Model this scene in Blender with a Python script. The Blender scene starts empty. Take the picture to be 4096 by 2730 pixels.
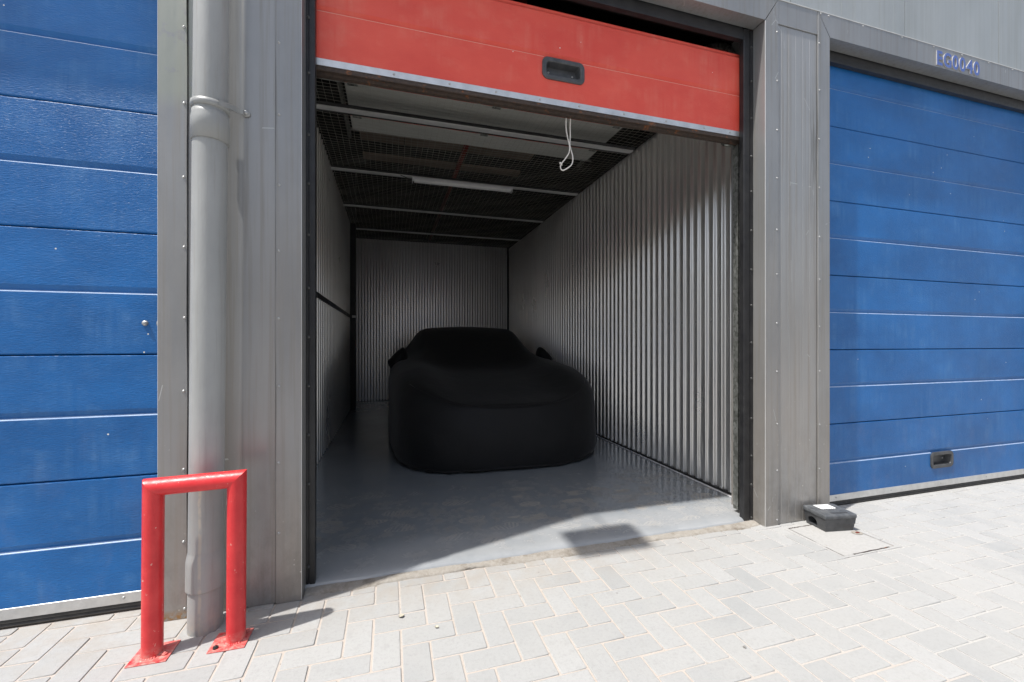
import bpy, bmesh, math, random
from math import sin, cos, radians, pi, exp, atan2, sqrt
from mathutils import Vector, Matrix
random.seed(7)
scene = bpy.context.scene
C = scene.collection

# ---------------------------------------------------------------- camera
cam_d = bpy.data.cameras.new("camera")
cam = bpy.data.objects.new("camera", cam_d); C.objects.link(cam)
cam.location = (0.0, -2.06, 1.155)
cam.rotation_euler = (radians(90), 0, radians(-16.3))
cam_d.sensor_width = 36.0
cam_d.lens = 1672.0/4096.0*36.0
cam_d.shift_y = (1370-1365)/4096.0
cam_d.clip_start = 0.05; cam_d.clip_end = 400
scene.camera = cam

# ---------------------------------------------------------------- sky, sun, exposure
SUN = Vector((0.46, 0.135, -1.0))               # direction the light travels
w = bpy.data.worlds.new("World"); scene.world = w; w.use_nodes = True
nt = w.node_tree; nt.nodes.clear()
sky = nt.nodes.new("ShaderNodeTexSky"); sky.sky_type = 'NISHITA'; sky.sun_disc = False
sky.sun_elevation = math.asin(1.0/SUN.length); sky.sun_rotation = atan2(-SUN.x, -SUN.y)
sky.air_density = 1.0; sky.dust_density = 2.5; sky.ozone_density = 1.0
bg = nt.nodes.new("ShaderNodeBackground"); bg.inputs[1].default_value = 0.14
wo = nt.nodes.new("ShaderNodeOutputWorld")
hs = nt.nodes.new("ShaderNodeHueSaturation"); hs.inputs['Saturation'].default_value = .62
nt.links.new(sky.outputs[0], hs.inputs['Color']); nt.links.new(hs.outputs[0], bg.inputs[0]); nt.links.new(bg.outputs[0], wo.inputs[0])
sl = bpy.data.lights.new("sun", 'SUN'); sl.energy = 3.8; sl.angle = radians(0.9); sl.color = (1.0, 0.97, 0.925)
so = bpy.data.objects.new("sun", sl); C.objects.link(so)
so.rotation_euler = SUN.to_track_quat('-Z', 'Y').to_euler(); so.location = (-6, -4, 12)
scene.view_settings.view_transform = 'Standard'; scene.view_settings.look = 'None'
scene.view_settings.exposure = 0.55; scene.view_settings.gamma = 1.0
scene.view_settings.use_curve_mapping = False

# ---------------------------------------------------------------- materials
class N:
    def __init__(s, name):
        s.m = bpy.data.materials.new(name); s.m.use_nodes = True
        s.t = s.m.node_tree; s.b = s.t.nodes["Principled BSDF"]
        s.tc = s.t.nodes.new("ShaderNodeTexCoord")
    def n(s, typ, **kw):
        x = s.t.nodes.new(typ)
        for k, v in kw.items():
            if k.startswith('i_'):
                x.inputs[k[2:].replace('_', ' ')].default_value = v
            else: setattr(x, k, v)
        return x
    def l(s, a, b): s.t.links.new(a, b)
    def coord(s, scale=(1, 1, 1), rot=(0, 0, 0), loc=(0, 0, 0)):
        mp = s.n("ShaderNodeMapping"); mp.inputs['Scale'].default_value = scale
        mp.inputs['Rotation'].default_value = rot; mp.inputs['Location'].default_value = loc
        s.l(s.tc.outputs['Object'], mp.inputs[0]); return mp.outputs[0]
    def noise(s, scale=5, detail=4, rough=.55, sc=(1, 1, 1), loc=(0, 0, 0), dist=0):
        x = s.n("ShaderNodeTexNoise"); x.inputs['Scale'].default_value = scale
        x.inputs['Detail'].default_value = detail; x.inputs['Roughness'].default_value = rough
        x.inputs['Distortion'].default_value = dist
        s.l(s.coord(sc, loc=loc), x.inputs['Vector']); return x.outputs['Fac']
    def ramp(s, fac, stops):
        r = s.n("ShaderNodeValToRGB"); e = r.color_ramp.elements
        while len(e) < len(stops): e.new(.5)
        for i, (p, c) in enumerate(stops):
            e[i].position = p; e[i].color = (c, c, c, 1) if not hasattr(c, '__len__') else (*c, 1)
        s.l(fac, r.inputs[0]); return r.outputs[0]
    def rng(s, fac, a, b, c=0., d=1.):
        r = s.n("ShaderNodeMapRange"); r.clamp = True
        for i, v in enumerate((a, b, c, d)): r.inputs[i+1].default_value = v
        s.l(fac, r.inputs[0]); return r.outputs[0]
    def mix(s, fac, a, b, mode='MIX'):
        x = s.n("ShaderNodeMix"); x.data_type = 'RGBA'; x.blend_type = mode
        for sock, v in ((x.inputs[0], fac), (x.inputs[6], a), (x.inputs[7], b)):
            if isinstance(v, (int, float)): sock.default_value = v
            elif isinstance(v, tuple): sock.default_value = (*v, 1)
            else: s.l(v, sock)
        return x.outputs[2]
    def math(s, op, a, b=0., c=0.):
        x = s.n("ShaderNodeMath", operation=op)
        for i, v in enumerate((a, b, c)):
            if isinstance(v, (int, float)): x.inputs[i].default_value = v
            else: s.l(v, x.inputs[i])
        return x.outputs[0]
    def xyz(s):
        x = s.n("ShaderNodeSeparateXYZ"); s.l(s.tc.outputs['Object'], x.inputs[0]); return x.outputs
    def bump(s, h, strength=.3, dist=.002, normal=None):
        x = s.n("ShaderNodeBump"); x.inputs['Strength'].default_value = strength; x.inputs['Distance'].default_value = dist
        s.l(h, x.inputs['Height'])
        if normal is not None: s.l(normal, x.inputs['Normal'])
        s.l(x.outputs[0], s.b.inputs['Normal']); return x.outputs[0]
    def col(s, v):
        if isinstance(v, tuple): s.b.inputs['Base Color'].default_value = (*v, 1)
        else: s.l(v, s.b.inputs['Base Color'])
    def set(s, rough=None, metal=None, spec=None):
        for k, v in (('Roughness', rough), ('Metallic', metal), ('Specular IOR Level', spec)):
            if v is None: continue
            if isinstance(v, (int, float)): s.b.inputs[k].default_value = v
            else: s.l(v, s.b.inputs[k])

def door_paint(name, c_lo, c_hi, dust, dust_amt=.35, emboss=.55):
    m = N(name)
    big = m.noise(1.7, 5, .6, (1, 1, 1.5))
    blot = m.noise(5.0, 6, .62, (1, 1, 1.6), (3, 1, 7))
    base = m.mix(m.rng(big, .35, .68), c_lo, c_hi)
    streak = m.noise(6, 4, .6, (4.5, 1, .35), (11, 2, 3))
    d = m.math('MULTIPLY', m.rng(blot, .46, .72), m.rng(streak, .35, .7))
    base = m.mix(m.math('MULTIPLY', d, dust_amt), base, dust)
    z = m.xyz()[2]
    low = m.math('MULTIPLY', m.rng(z, 1.1, .2), m.rng(m.noise(9, 5, .6, (1, 1, .5)), .52, .75))
    base = m.mix(m.math('MULTIPLY', low, .12), base, (.30, .24, .2))
    v = m.n("ShaderNodeTexVoronoi"); v.inputs['Scale'].default_value = 13; m.l(m.coord((1, 1, 1)), v.inputs['Vector'])
    fleck = m.math('MULTIPLY', m.math('LESS_THAN', v.outputs['Distance'], .045), m.math('GREATER_THAN', m.noise(3.1, 2), .57))
    base = m.mix(fleck, base, (.7, .7, .66))
    m.col(base)
    grain = m.n("ShaderNodeTexNoise"); grain.inputs['Scale'].default_value = 98; grain.inputs['Detail'].default_value = 2.5
    grain.inputs['Distortion'].default_value = .6
    m.l(m.coord((.55, 1, 2.7)), grain.inputs['Vector'])
    fine = m.noise(240, 2, .5, (.5, 1, 2.2))
    h = m.math('ADD', grain.outputs['Fac'], m.math('MULTIPLY', fine, .25))
    m.bump(h, emboss, .0030)
    m.set(rough=m.rng(blot, .3, .7, .36, .5), spec=.45)
    return m.m

def sheet(name, c1, c2, rough=.38, metal=.35, dirt=(.22, .2, .17), spots=True, streak=.55):
    m = N(name)
    st = m.noise(9, 5, .6, (5, 5, .12))
    bl = m.noise(2.2, 5, .6, (1.4, 1.4, .8), (4, 4, 4))
    c = m.mix(m.rng(bl, .3, .7), c1, c2)
    c = m.mix(m.math('MULTIPLY', m.rng(st, .48, .72), streak), c, dirt)
    z = m.xyz()[2]
    c = m.mix(m.math('MULTIPLY', m.rng(z, 2.2, .4), m.rng(m.noise(2.6, 4, .6, (2.2, 2.2, .5), (9, 3, 1)), .3, .65, .15, .65)), c, (.345, .305, .265))  # lower sheet: warm ground bounce mixed into the colour, along with brown staining
    low = m.math('MULTIPLY', m.rng(z, .75, 0), m.rng(m.noise(14, 6, .7, (1, 1, .6)), .45, .72))
    c = m.mix(m.math('MULTIPLY', low, .55), c, (.16, .15, .13))
    if spots:
        v = m.n("ShaderNodeTexVoronoi"); v.inputs['Scale'].default_value = 26
        m.l(m.coord((1, 1, 1)), v.inputs['Vector'])
        sp = m.math('MULTIPLY', m.math('LESS_THAN', v.outputs['Distance'], .09), m.math('MULTIPLY', m.rng(z, .9, .05), m.rng(m.noise(7, 2), .5, .56)))
        c = m.mix(sp, c, (.62, .6, .55))
        X = m.xyz()
        patch = m.math('MULTIPLY', m.rng(X[0], -.79, -.80), m.math('MULTIPLY', m.rng(X[2], 2.12, 2.20), m.rng(m.noise(13, 5, .6), .36, .44)))
        c = m.mix(m.math('MULTIPLY', patch, .7), c, (.30, .315, .26))
        run = m.math('MULTIPLY', m.math('MULTIPLY', m.rng(X[0], 2.60, 2.66), m.rng(X[0], 2.70, 2.68)), m.math('MULTIPLY', m.rng(X[2], 1.9, 2.2), m.rng(X[2], 2.9, 2.6)))
        c = m.mix(m.math('MULTIPLY', run, m.rng(m.noise(20, 4, .6, (4, 4, .15)), .42, .6, 0, .7)), c, (.12, .115, .10))
        foot = m.math('MULTIPLY', m.math('MULTIPLY', m.rng(X[2], .045, .01), m.rng(X[0], -.78, -.80)), m.rng(m.noise(40, 5, .7), .4, .55))
        c = m.mix(foot, c, (.30, .15, .04))
        scr = m.n("ShaderNodeTexVoronoi"); scr.feature = 'DISTANCE_TO_EDGE'; scr.inputs['Scale'].default_value = 1.7; m.l(m.coord((1.6, 1, .8), (.2, .3, .5)), scr.inputs['Vector'])
        c = m.mix(m.math('MULTIPLY', m.math('LESS_THAN', scr.outputs['Distance'], .0022), m.math('GREATER_THAN', m.noise(5, 3), .60)), c, (.5, .5, .49))
    m.col(c)
    m.set(rough=m.rng(st, .35, .7, rough-.06, rough+.12), metal=metal)
    m.bump(m.noise(3, 3, .5, (3, 1, .5)), .12, .01)
    return m.m

def plain(name, c1, c2, rough=.5, metal=0., scale=8, bump=.1, bs=60, bd=.001, spec=.5, sc=(1, 1, 1)):
    m = N(name)
    m.col(m.mix(m.rng(m.noise(scale, 6, .62, sc), .32, .68), c1, c2))
    m.set(rough=m.rng(m.noise(scale*2.3, 3, .6, sc, (5, 5, 5)), .3, .7, max(.03, rough-.07), min(1, rough+.08)), metal=metal, spec=spec)
    if bump: m.bump(m.noise(bs, 4, .6, sc), bump, bd)
    return m.m

M = {}
M['blue'] = door_paint('blue_door_paint', (.004, .096, .30), (.010, .142, .42), (.14, .31, .54), .32, .6)
M['red'] = door_paint('red_door_paint', (.66, .064, .040), (.76, .10, .062), (.74, .32, .23), .3, .4)
M['blue_edge'] = plain('blue_lip_glint_wear', (.30, .42, .62), (.42, .52, .68), .3, 0, 9, 0)  # pale groove lip: glint put into the paint colour, plus some wear
M['red_edge'] = plain('red_lip_glint_wear', (.72, .36, .26), (.78, .44, .34), .4, 0, 9, 0)  # red groove lip, likewise a painted glint with some wear
M['edge'] = plain('bright_sheet_fold', (.60, .60, .58), (.72, .72, .70), .35, .3, 9, 0)  # pale fold line: highlight on the flashing folds put into the colour
M['inner'] = plain('door_inner_skin', (.55, .56, .52), (.62, .62, .58), .45, 0, 3, .15, 80)
M['sheet'] = sheet('grey_painted_sheet', (.25, .255, .256), (.315, .317, .315), .36, .4)
M['rib'] = sheet('grey_ribbed_sheet', (.295, .30, .30), (.35, .352, .35), .38, .35)
M['clad'] = sheet('grey_cladding_sheet', (.34, .36, .355), (.40, .42, .415), .42, .3, spots=False, streak=.16)
M['pipe'] = plain('grey_pipe_paint', (.335, .335, .325), (.40, .40, .39), .42, 0, 5, .35, 130, .0012, sc=(1, 1, .5))
def pipe_mat():
    m = N('grey_pipe_paint'); X = m.xyz()
    c = m.mix(m.rng(m.noise(5, 5, .6, (1, 1, .5)), .32, .68), (.30, .305, .295), (.37, .372, .36))
    c = m.mix(m.rng(m.noise(16, 5, .65, (4, 4, .2)), .52, .72, 0, .4), c, (.24, .225, .20))
    xs = m.math('ADD', X[0], m.math('MULTIPLY', m.noise(7, 3, .6, (1, 1, 1)), .022))
    drip = m.math('MULTIPLY', m.rng(m.math('ABSOLUTE', m.math('ADD', xs, .705)), .007, .003), m.math('MULTIPLY', m.rng(X[2], .66, .58), m.rng(m.noise(30, 4, .6), .35, .5)))
    c = m.mix(m.math('MULTIPLY', drip, .55), c, (.52, .46, .36))
    c = m.mix(m.math('MULTIPLY', m.rng(X[2], .10, 0), m.rng(m.noise(40, 4), .4, .6)), c, (.42, .39, .34))
    m.col(c); m.set(rough=m.rng(m.noise(22, 3), .3, .7, .34, .5)); m.bump(m.noise(120, 4, .65, (1, 1, .5)), .4, .0012); return m.m
M['pipe'] = pipe_mat()
M['black'] = plain('black_frame_paint', (.016, .016, .018), (.03, .03, .031), .36, .1, 14, .15, 40)
M['rubber'] = plain('black_rubber', (.022, .021, .02), (.05, .047, .042), .6, 0, 30, .3, 90)
M['alu'] = plain('aluminium_strip', (.55, .55, .54), (.68, .68, .67), .36, .75, 18, .1, 60)
M['screw'] = plain('zinc_screw_head', (.36, .36, .355), (.48, .48, .47), .38, .6, 60, 0)
M['dark_screw'] = plain('dark_screw_head', (.04, .04, .04), (.09, .09, .085), .35, .5, 60, 0)
M['plastic'] = plain('black_plastic', (.036, .038, .041), (.075, .077, .08), .42, 0, 22, .3, 160)
M['beamlight'] = plain('galvanised_beam_web', (.60, .60, .59), (.68, .68, .67), .45, .1, 12, .1)
M['beam'] = plain('dark_beam_flange', (.03, .03, .032), (.045, .045, .045), .45, .3, 12, .1)
M['wire'] = plain('galvanised_wire', (.42, .41, .36), (.52, .50, .45), .5, .2, 40, 0)
M['rope'] = plain('white_rope', (.62, .58, .52), (.74, .71, .66), .85, 0, 60, .5, 300)
M['lamp'] = plain('white_lamp_housing', (.68, .68, .69), (.76, .76, .77), .35, 0, 20, 0)
M['steel'] = plain('black_steel', (.012, .012, .013), (.022, .022, .022), .5, .1, 10, .1)
M['roofboard'] = plain('brown_roof_board', (.30, .22, .17), (.40, .30, .23), .75, 0, 2.5, .2, 20)
M['roofdark'] = plain('dark_roof_deck', (.009, .009, .009), (.016, .0155, .015), .6, .1, 4, .1)
M['redpipe'] = plain('dark_red_pipe', (.20, .02, .015), (.26, .03, .02), .4, 0, 9, .1)
M['dusty'] = plain('dusty_black_plastic', (.055, .06, .066), (.12, .125, .13), .5, 0, 26, .3, 160)
M['white'] = plain('white_label_paper', (.75, .75, .74), (.82, .82, .81), .6, 0, 40, 0)
M['letter'] = plain('blue_letter_face', (.07, .12, .36), (.10, .16, .42), .45, 0, 30, 0)
M['letterside'] = plain('pale_letter_edge', (.34, .34, .36), (.42, .42, .43), .5, 0, 30, 0)
M['leaf'] = plain('dry_leaf', (.40, .37, .29), (.50, .46, .37), .7, 0, 60, .2)
M['stone'] = plain('pebble_stone', (.18, .17, .16), (.28, .27, .25), .8, 0, 60, .2)
M['rust'] = None

def rust(name, base, amount=.5):
    m = N(name)
    a = m.noise(16, 8, .7, (1, 1, 1.4)); b = m.noise(55, 5, .7)
    c = m.mix(m.rng(b, .35, .7), base, (base[0]*2.2, base[1]*2.0, base[2]*1.8))
    c = m.mix(m.rng(a, .58, .70), c, (.30, .10, .025)); c = m.mix(m.rng(b, .68, .78), c, (.42, .20, .06))
    m.col(c); m.set(rough=.7, metal=.1); m.bump(b, .6, .002); return m.m
M['rust'] = rust('rusty_rail', (.035, .025, .02))

def bollard_paint():
    m = N('red_bollard_paint')
    c = m.mix(m.rng(m.noise(12, 5, .6), .35, .7), (.60, .020, .026), (.70, .045, .045))
    z = m.xyz()[2]
    chip = m.math('GREATER_THAN', m.noise(75, 3, .6, loc=(3, 0, 1)), .70)
    c = m.mix(chip, c, (.66, .34, .28))
    c = m.mix(m.math('GREATER_THAN', m.noise(48, 5, .7, loc=(9, 4, 1)), .715), c, (.16, .045, .03))
    c = m.mix(m.rng(m.noise(7, 5, .7, (2, 2, .5)), .5, .7, 0, .5), c, (.44, .012, .018))
    dust = m.math('MULTIPLY', m.rng(z, .05, .0), m.rng(m.noise(45, 5, .7), .35, .62))
    c = m.mix(m.math('MULTIPLY', dust, .75), c, (.58, .40, .34))
    m.col(c); m.set(rough=m.rng(m.noise(40, 3), .3, .7, .3, .48)); m.bump(m.noise(110, 4, .65), .45, .0015); return m.m
M['bollard'] = bollard_paint()

def galv():
    m = N('corrugated_galvanised_steel')
    a = m.noise(1.6, 4, .6, (1, 1, .5)); s = m.noise(9, 3, .6, (2, 2, .15))
    c = m.mix(m.rng(a, .3, .7), (.80, .79, .765), (.88, .87, .84))
    c = m.mix(m.math('MULTIPLY', m.rng(s, .52, .74), .12), c, (.4, .39, .37))
    m.col(c); m.set(rough=m.rng(a, .3, .7, .27, .32), metal=.80); return m.m
M['galv'] = galv()

def spangle():
    m = N('spangled_zinc')
    v = m.n("ShaderNodeTexVoronoi"); v.inputs['Scale'].default_value = 75; m.l(m.coord((1, 1, .7)), v.inputs['Vector'])
    sp = m.n("ShaderNodeSeparateColor"); m.l(v.outputs['Color'], sp.inputs[0])
    m.col(m.mix(sp.outputs[0], (.14, .145, .13), (.34, .35, .33))); m.set(rough=m.rng(sp.outputs[1], 0, 1, .3, .6), metal=.7); return m.m
M['spangle'] = spangle()

def paver_mat():
    m = N('concrete_paver')
    at = m.n("ShaderNodeAttribute"); at.attribute_name = 'tone'
    c = m.mix(at.outputs['Fac'], (.315, .32, .318), (.395, .395, .388))
    c = m.mix(m.rng(m.noise(2.2, 5, .6), .35, .7), c, (.375, .372, .36))
    gr = m.noise(330, 3, .7)
    c = m.mix(m.rng(gr, .55, .8, 0, .5), c, (.25, .25, .245))
    c = m.mix(m.rng(gr, .42, .2, 0, .4), c, (.50, .50, .49))
    c = m.mix(m.rng(m.noise(75, 5, .75, loc=(1, 7, 0)), .50, .70, 0, .5), c, (.27, .27, .262))
    c = m.mix(m.rng(m.noise(22, 5, .7, loc=(6, 3, 0)), .54, .72, 0, .4), c, (.29, .288, .275))
    st = m.noise(3.3, 8, .72, loc=(4, 9, 0))
    c = m.mix(m.rng(st, .60, .76, 0, .42), c, (.27, .255, .235))
    y = m.xyz()[1]; x = m.xyz()[0]
    near = m.math('MULTIPLY', m.rng(y, -.32, .04), m.math('MULTIPLY', m.rng(m.noise(8, 6, .7), .38, .62), m.rng(x, 2.3, .9)))
    c = m.mix(m.math('MULTIPLY', near, .6), c, (.33, .285, .235))
    cem = m.math('MULTIPLY', m.rng(x, 1.5, 3.0), m.rng(m.noise(5, 6, .65, loc=(7, 1, 0)), .38, .6))
    c = m.mix(m.math('MULTIPLY', cem, .6), c, (.40, .392, .375))
    v = m.n("ShaderNodeTexVoronoi"); v.inputs['Scale'].default_value = 9; m.l(m.coord(), v.inputs['Vector'])
    spot = m.math('MULTIPLY', m.math('LESS_THAN', v.outputs['Distance'], .055), m.rng(m.noise(4, 2), .55, .58))
    c = m.mix(m.math('MULTIPLY', spot, .6), c, (.22, .21, .20))
    m.col(c); m.set(rough=.88, spec=.25)
    h = m.math('ADD', gr, m.math('MULTIPLY', m.noise(60, 4, .6), .8))
    m.bump(h, .5, .0012); return m.m
M['paver'] = paver_mat()

def joint_mat():
    m = N('joint_sand')
    x = m.xyz()[0]
    g = m.noise(260, 4, .7)
    warm = m.mix(m.rng(g, .3, .7), (.42, .37, .325), (.52, .465, .415))
    pale = m.mix(m.rng(g, .3, .7), (.42, .41, .39), (.47, .46, .44))
    f = m.math('ADD', m.rng(x, .9, 2.3), m.rng(m.noise(2.4, 4, .6), .35, .65, -.3, .3))
    c = m.mix(f, warm, pale)
    dk = m.noise(11, 7, .75, loc=(2, 2, 0))
    c = m.mix(m.rng(dk, .60, .70, 0, .5), c, (.17, .14, .115))
    c = m.mix(m.rng(m.noise(70, 5, .75, loc=(3, 8, 0)), .60, .68, 0, .7), c, (.16, .145, .125))
    m.col(c); m.set(rough=.95, spec=.1); m.bump(g, .8, .003); return m.m
M['joint'] = joint_mat()

def slab_mat():
    m = N('painted_grey_floor')
    X = m.xyz(); y = X[1]
    c = m.mix(m.rng(m.noise(1.5, 5, .6), .3, .7), (.20, .22, .238), (.25, .268, .284))
    zone = m.math('MULTIPLY', m.rng(y, 1.4, .85), m.rng(y, .1, .2))
    zone = m.math('MULTIPLY', zone, m.rng(m.noise(2.2, 4, .6, loc=(2, 5, 0)), .30, .5))
    # shoe prints: stretched cells, each with its own tread of fine ridges
    v = m.n("ShaderNodeTexVoronoi"); v.inputs['Scale'].default_value = 4.2; v.inputs['Randomness'].default_value = 1
    dn = m.n("ShaderNodeTexNoise"); dn.inputs['Scale'].default_value = 6
    m.l(m.coord(), dn.inputs['Vector'])
    ad = m.n("ShaderNodeVectorMath", operation='MULTIPLY_ADD'); ad.inputs[1].default_value = (.12, .12, .12)
    m.l(dn.outputs['Color'], ad.inputs[0]); m.l(m.coord((1, 2.1, 1), (0, 0, .5)), ad.inputs[2])
    m.l(ad.outputs[0], v.inputs['Vector'])
    wv = m.n("ShaderNodeTexWave"); wv.inputs['Scale'].default_value = 13; wv.inputs['Distortion'].default_value = 1.2
    wv.inputs['Detail'].default_value = 1
    rot = m.n("ShaderNodeVectorRotate"); rot.rotation_type = 'Z_AXIS'
    sc = m.n("ShaderNodeSeparateColor"); m.l(v.outputs['Color'], sc.inputs[0])
    m.l(m.tc.outputs['Object'], rot.inputs['Vector']); m.l(m.math('MULTIPLY', sc.outputs[0], 3.0), rot.inputs['Angle'])
    m.l(rot.outputs[0], wv.inputs['Vector'])
    inside = m.rng(v.outputs['Distance'], .40, .36)
    ring = m.math('MULTIPLY', m.rng(v.outputs['Distance'], .335, .36), inside)
    has = m.math('GREATER_THAN', sc.outputs[1], .25)
    tread = m.math('MULTIPLY', m.math('MULTIPLY', m.math('GREATER_THAN', wv.outputs['Fac'], .55), inside), has)
    p = m.math('MAXIMUM', m.math('MULTIPLY', tread, .8), m.math('MULTIPLY', ring, has))
    p = m.math('MULTIPLY', p, m.rng(m.noise(16, 5, .7), .34, .5))
    c = m.mix(m.math('MULTIPLY', m.math('MULTIPLY', p, zone), 1.0), c, (.40, .37, .325))
    dusty = m.math('MULTIPLY', zone, m.rng(m.noise(12, 6, .7, loc=(8, 8, 0)), .46, .68))
    c = m.mix(m.math('MULTIPLY', dusty, .65), c, (.30, .27, .23))
    edge = m.math('MULTIPLY', m.rng(y, .44, .34), m.rng(m.noise(6, 5, .7), .25, .55, .45, 1))  # paler strip along the door side: sunlit look put into the floor colour
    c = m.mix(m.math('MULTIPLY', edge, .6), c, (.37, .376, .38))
    m.col(c)
    r = m.math('ADD', m.rng(m.noise(5, 5, .6), .3, .7, .11, .22), m.math('MULTIPLY', m.math('MAXIMUM', m.math('MULTIPLY', p, zone), dusty), .4))
    m.set(rough=r, spec=.5); m.bump(m.noise(26, 4, .6), .12, .002); return m.m
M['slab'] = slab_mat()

def mortar_mat():
    m = N('mortar_edge')
    g = m.noise(70, 6, .75)
    c = m.mix(m.rng(g, .3, .7), (.25, .225, .19), (.36, .335, .30)); c = m.mix(m.rng(m.noise(9, 5, .7), .50, .68), c, (.17, .145, .115))
    m.col(c); m.set(rough=.95); m.bump(g, .5, .003); return m.m
M['mortar'] = mortar_mat()

def cover_mat():
    m = N('cement_skimmed_plate')
    g = m.noise(60, 6, .7)
    c = m.mix(m.rng(g, .35, .7), (.36, .355, .34), (.42, .412, .40)); c = m.mix(m.rng(m.noise(19, 7, .75), .63, .70), c, (.30, .24, .2))
    m.col(c); m.set(rough=.9, spec=.2); m.bump(g, .4, .002); return m.m
M['plate'] = cover_mat()

def fabric():
    m = N('black_stretch_fabric')
    m.col(m.mix(m.rng(m.noise(6, 5, .6), .3, .7), (.0035, .0035, .0038), (.0055, .0055, .006)))
    m.set(rough=.62, spec=.32); m.b.inputs['Sheen Weight'].default_value = .12; m.b.inputs['Sheen Roughness'].default_value = .5
    m.bump(m.noise(5, 5, .6, (1, 1, .7)), .35, .02); return m.m
M['fabric'] = fabric()

# ---------------------------------------------------------------- mesh helpers
class MB:
    def __init__(s): s.bm = bmesh.new()
    def box(s, x0, x1, y0, y1, z0, z1, bev=0., seg=1, mi=0, rot=None, piv=None):
        b = s.bm
        vs = [b.verts.new((x, y, z)) for x in (x0, x1) for y in (y0, y1) for z in (z0, z1)]
        q = [(0, 1, 3, 2), (4, 6, 7, 5), (0, 4, 5, 1), (2, 3, 7, 6), (0, 2, 6, 4), (1, 5, 7, 3)]
        fs = [b.faces.new([vs[i] for i in f]) for f in q]
        for f in fs: f.material_index = mi
        if bev > 0:
            es = list({e for f in fs for e in f.edges})
            r = bmesh.ops.bevel(b, geom=es, offset=bev, segments=seg, affect='EDGES', profile=.5)
            vs = list({v for f in r['faces'] for v in f.verts} | {v for v in vs if v.is_valid})
            for f in r['faces']: f.material_index = mi
        if rot is not None:
            bmesh.ops.rotate(b, verts=vs, cent=piv or (0, 0, 0), matrix=rot)
        return s
    def ext(s, prof, axis, a0, a1, closed=True, cap=True, mi=0):
        """extrude a 2-D profile along 'x' (profile = (y,z)), 'z' (profile=(x,y)) or 'y' (profile=(x,z))"""
        f = {'x': lambda p, a: (a, p[0], p[1]), 'z': lambda p, a: (p[0], p[1], a), 'y': lambda p, a: (p[0], a, p[1])}[axis]
        A = [s.bm.verts.new(f(p, a0)) for p in prof]; B = [s.bm.verts.new(f(p, a1)) for p in prof]
        n = len(prof)
        for i in range(n if closed else n-1):
            j = (i+1) % n; fc = s.bm.faces.new((A[i], A[j], B[j], B[i])); fc.material_index = (mi.get(i, 0) if isinstance(mi, dict) else mi)
        if closed and cap:
            m0 = 0 if isinstance(mi, dict) else mi
            s.bm.faces.new(A).material_index = m0; s.bm.faces.new(B[::-1]).material_index = m0
        return s
    def tube(s, pts, r, n=16, cap=True, mi=0):
        pts = [Vector(p) for p in pts]; rings = []
        rr = r if hasattr(r, '__len__') else [r]*len(pts)
        up = None
        for i, p in enumerate(pts):
            d = (pts[min(i+1, len(pts)-1)]-pts[max(i-1, 0)])
            if d.length < 1e-9: d = rings and lastd or Vector((0, 0, 1))
            d.normalize(); lastd = d
            if up is None: up = Vector((0, 0, 1)) if abs(d.z) < .9 else Vector((1, 0, 0))
            u = d.cross(up).normalized(); v = u.cross(d).normalized(); up = v
            rings.append([s.bm.verts.new(p+u*rr[i]*cos(2*pi*k/n)+v*rr[i]*sin(2*pi*k/n)) for k in range(n)])
        for a, b in zip(rings, rings[1:]):
            for k in range(n):
                f = s.bm.faces.new((a[k], a[(k+1) % n], b[(k+1) % n], b[k])); f.smooth = True; f.material_index = mi
        if cap: s.bm.faces.new(rings[0][::-1]).material_index = mi; s.bm.faces.new(rings[-1]).material_index = mi
        return s
    def dome(s, c, r, h, ax, n=10, mi=0):
        ax = Vector(ax).normalized(); u = ax.orthogonal().normalized(); v = ax.cross(u); c = Vector(c); rings = []
        for t in (0, .35, .7, .9):
            a = t*pi/2; rings.append([s.bm.verts.new(c+ax*h*sin(a)+(u*cos(2*pi*k/n)+v*sin(2*pi*k/n))*r*cos(a)) for k in range(n)])
        for a, b in zip(rings, rings[1:]):
            for k in range(n):
                f = s.bm.faces.new((a[k], a[(k+1) % n], b[(k+1) % n], b[k])); f.smooth = True; f.material_index = mi
        s.bm.faces.new(rings[-1]).material_index = mi; return s
    def build(s, name, mats, parent=None, smooth=False):
        bmesh.ops.recalc_face_normals(s.bm, faces=s.bm.faces)
        me = bpy.data.meshes.new(name); s.bm.to_mesh(me); s.bm.free()
        for mm in (mats if isinstance(mats, (list, tuple)) else [mats]): me.materials.append(mm)
        if smooth:
            for p in me.polygons: p.use_smooth = True
        o = bpy.data.objects.new(name, me); C.objects.link(o)
        if parent is not None:
            o.parent = parent
            o.location = -world_loc(parent)
        return o
def world_loc(o):
    v = Vector(o.location)
    while o.parent is not None: o = o.parent; v += Vector(o.location)
    return v
def thing(name, label, cat, loc=(0, 0, 0), group=None):
    o = bpy.data.objects.new(name, None); C.objects.link(o); o.location = loc; o.empty_display_size = .1
    o['label'] = label; o['category'] = cat
    if group: o['group'] = group
    return o
def tag(o, label=None, cat=None, group=None, kind=None):
    for k, v in (('label', label), ('category', cat), ('group', group), ('kind', kind)):
        if v: o[k] = v
    return o
def dup(o, parent=None, keep=True):
    c = o.copy(); C.objects.link(c)
    if parent is not None: c.parent = parent
    for ch in list(o.children): dup(ch, c)
    return c

# ---------------------------------------------------------------- key dimensions (metres, facade face at y=0)
OX0, OX1 = -0.378, 2.249            # opening of the middle bay
PW = 0.540                          # pillar width
PITCH = OX1-OX0+PW
FW = 0.104                          # flashing width on each pillar edge
ZL, ZT = 3.168, 3.318               # lintel band
YR, YD = 0.09, 0.13                 # reveal depth, face of the doors

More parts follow.
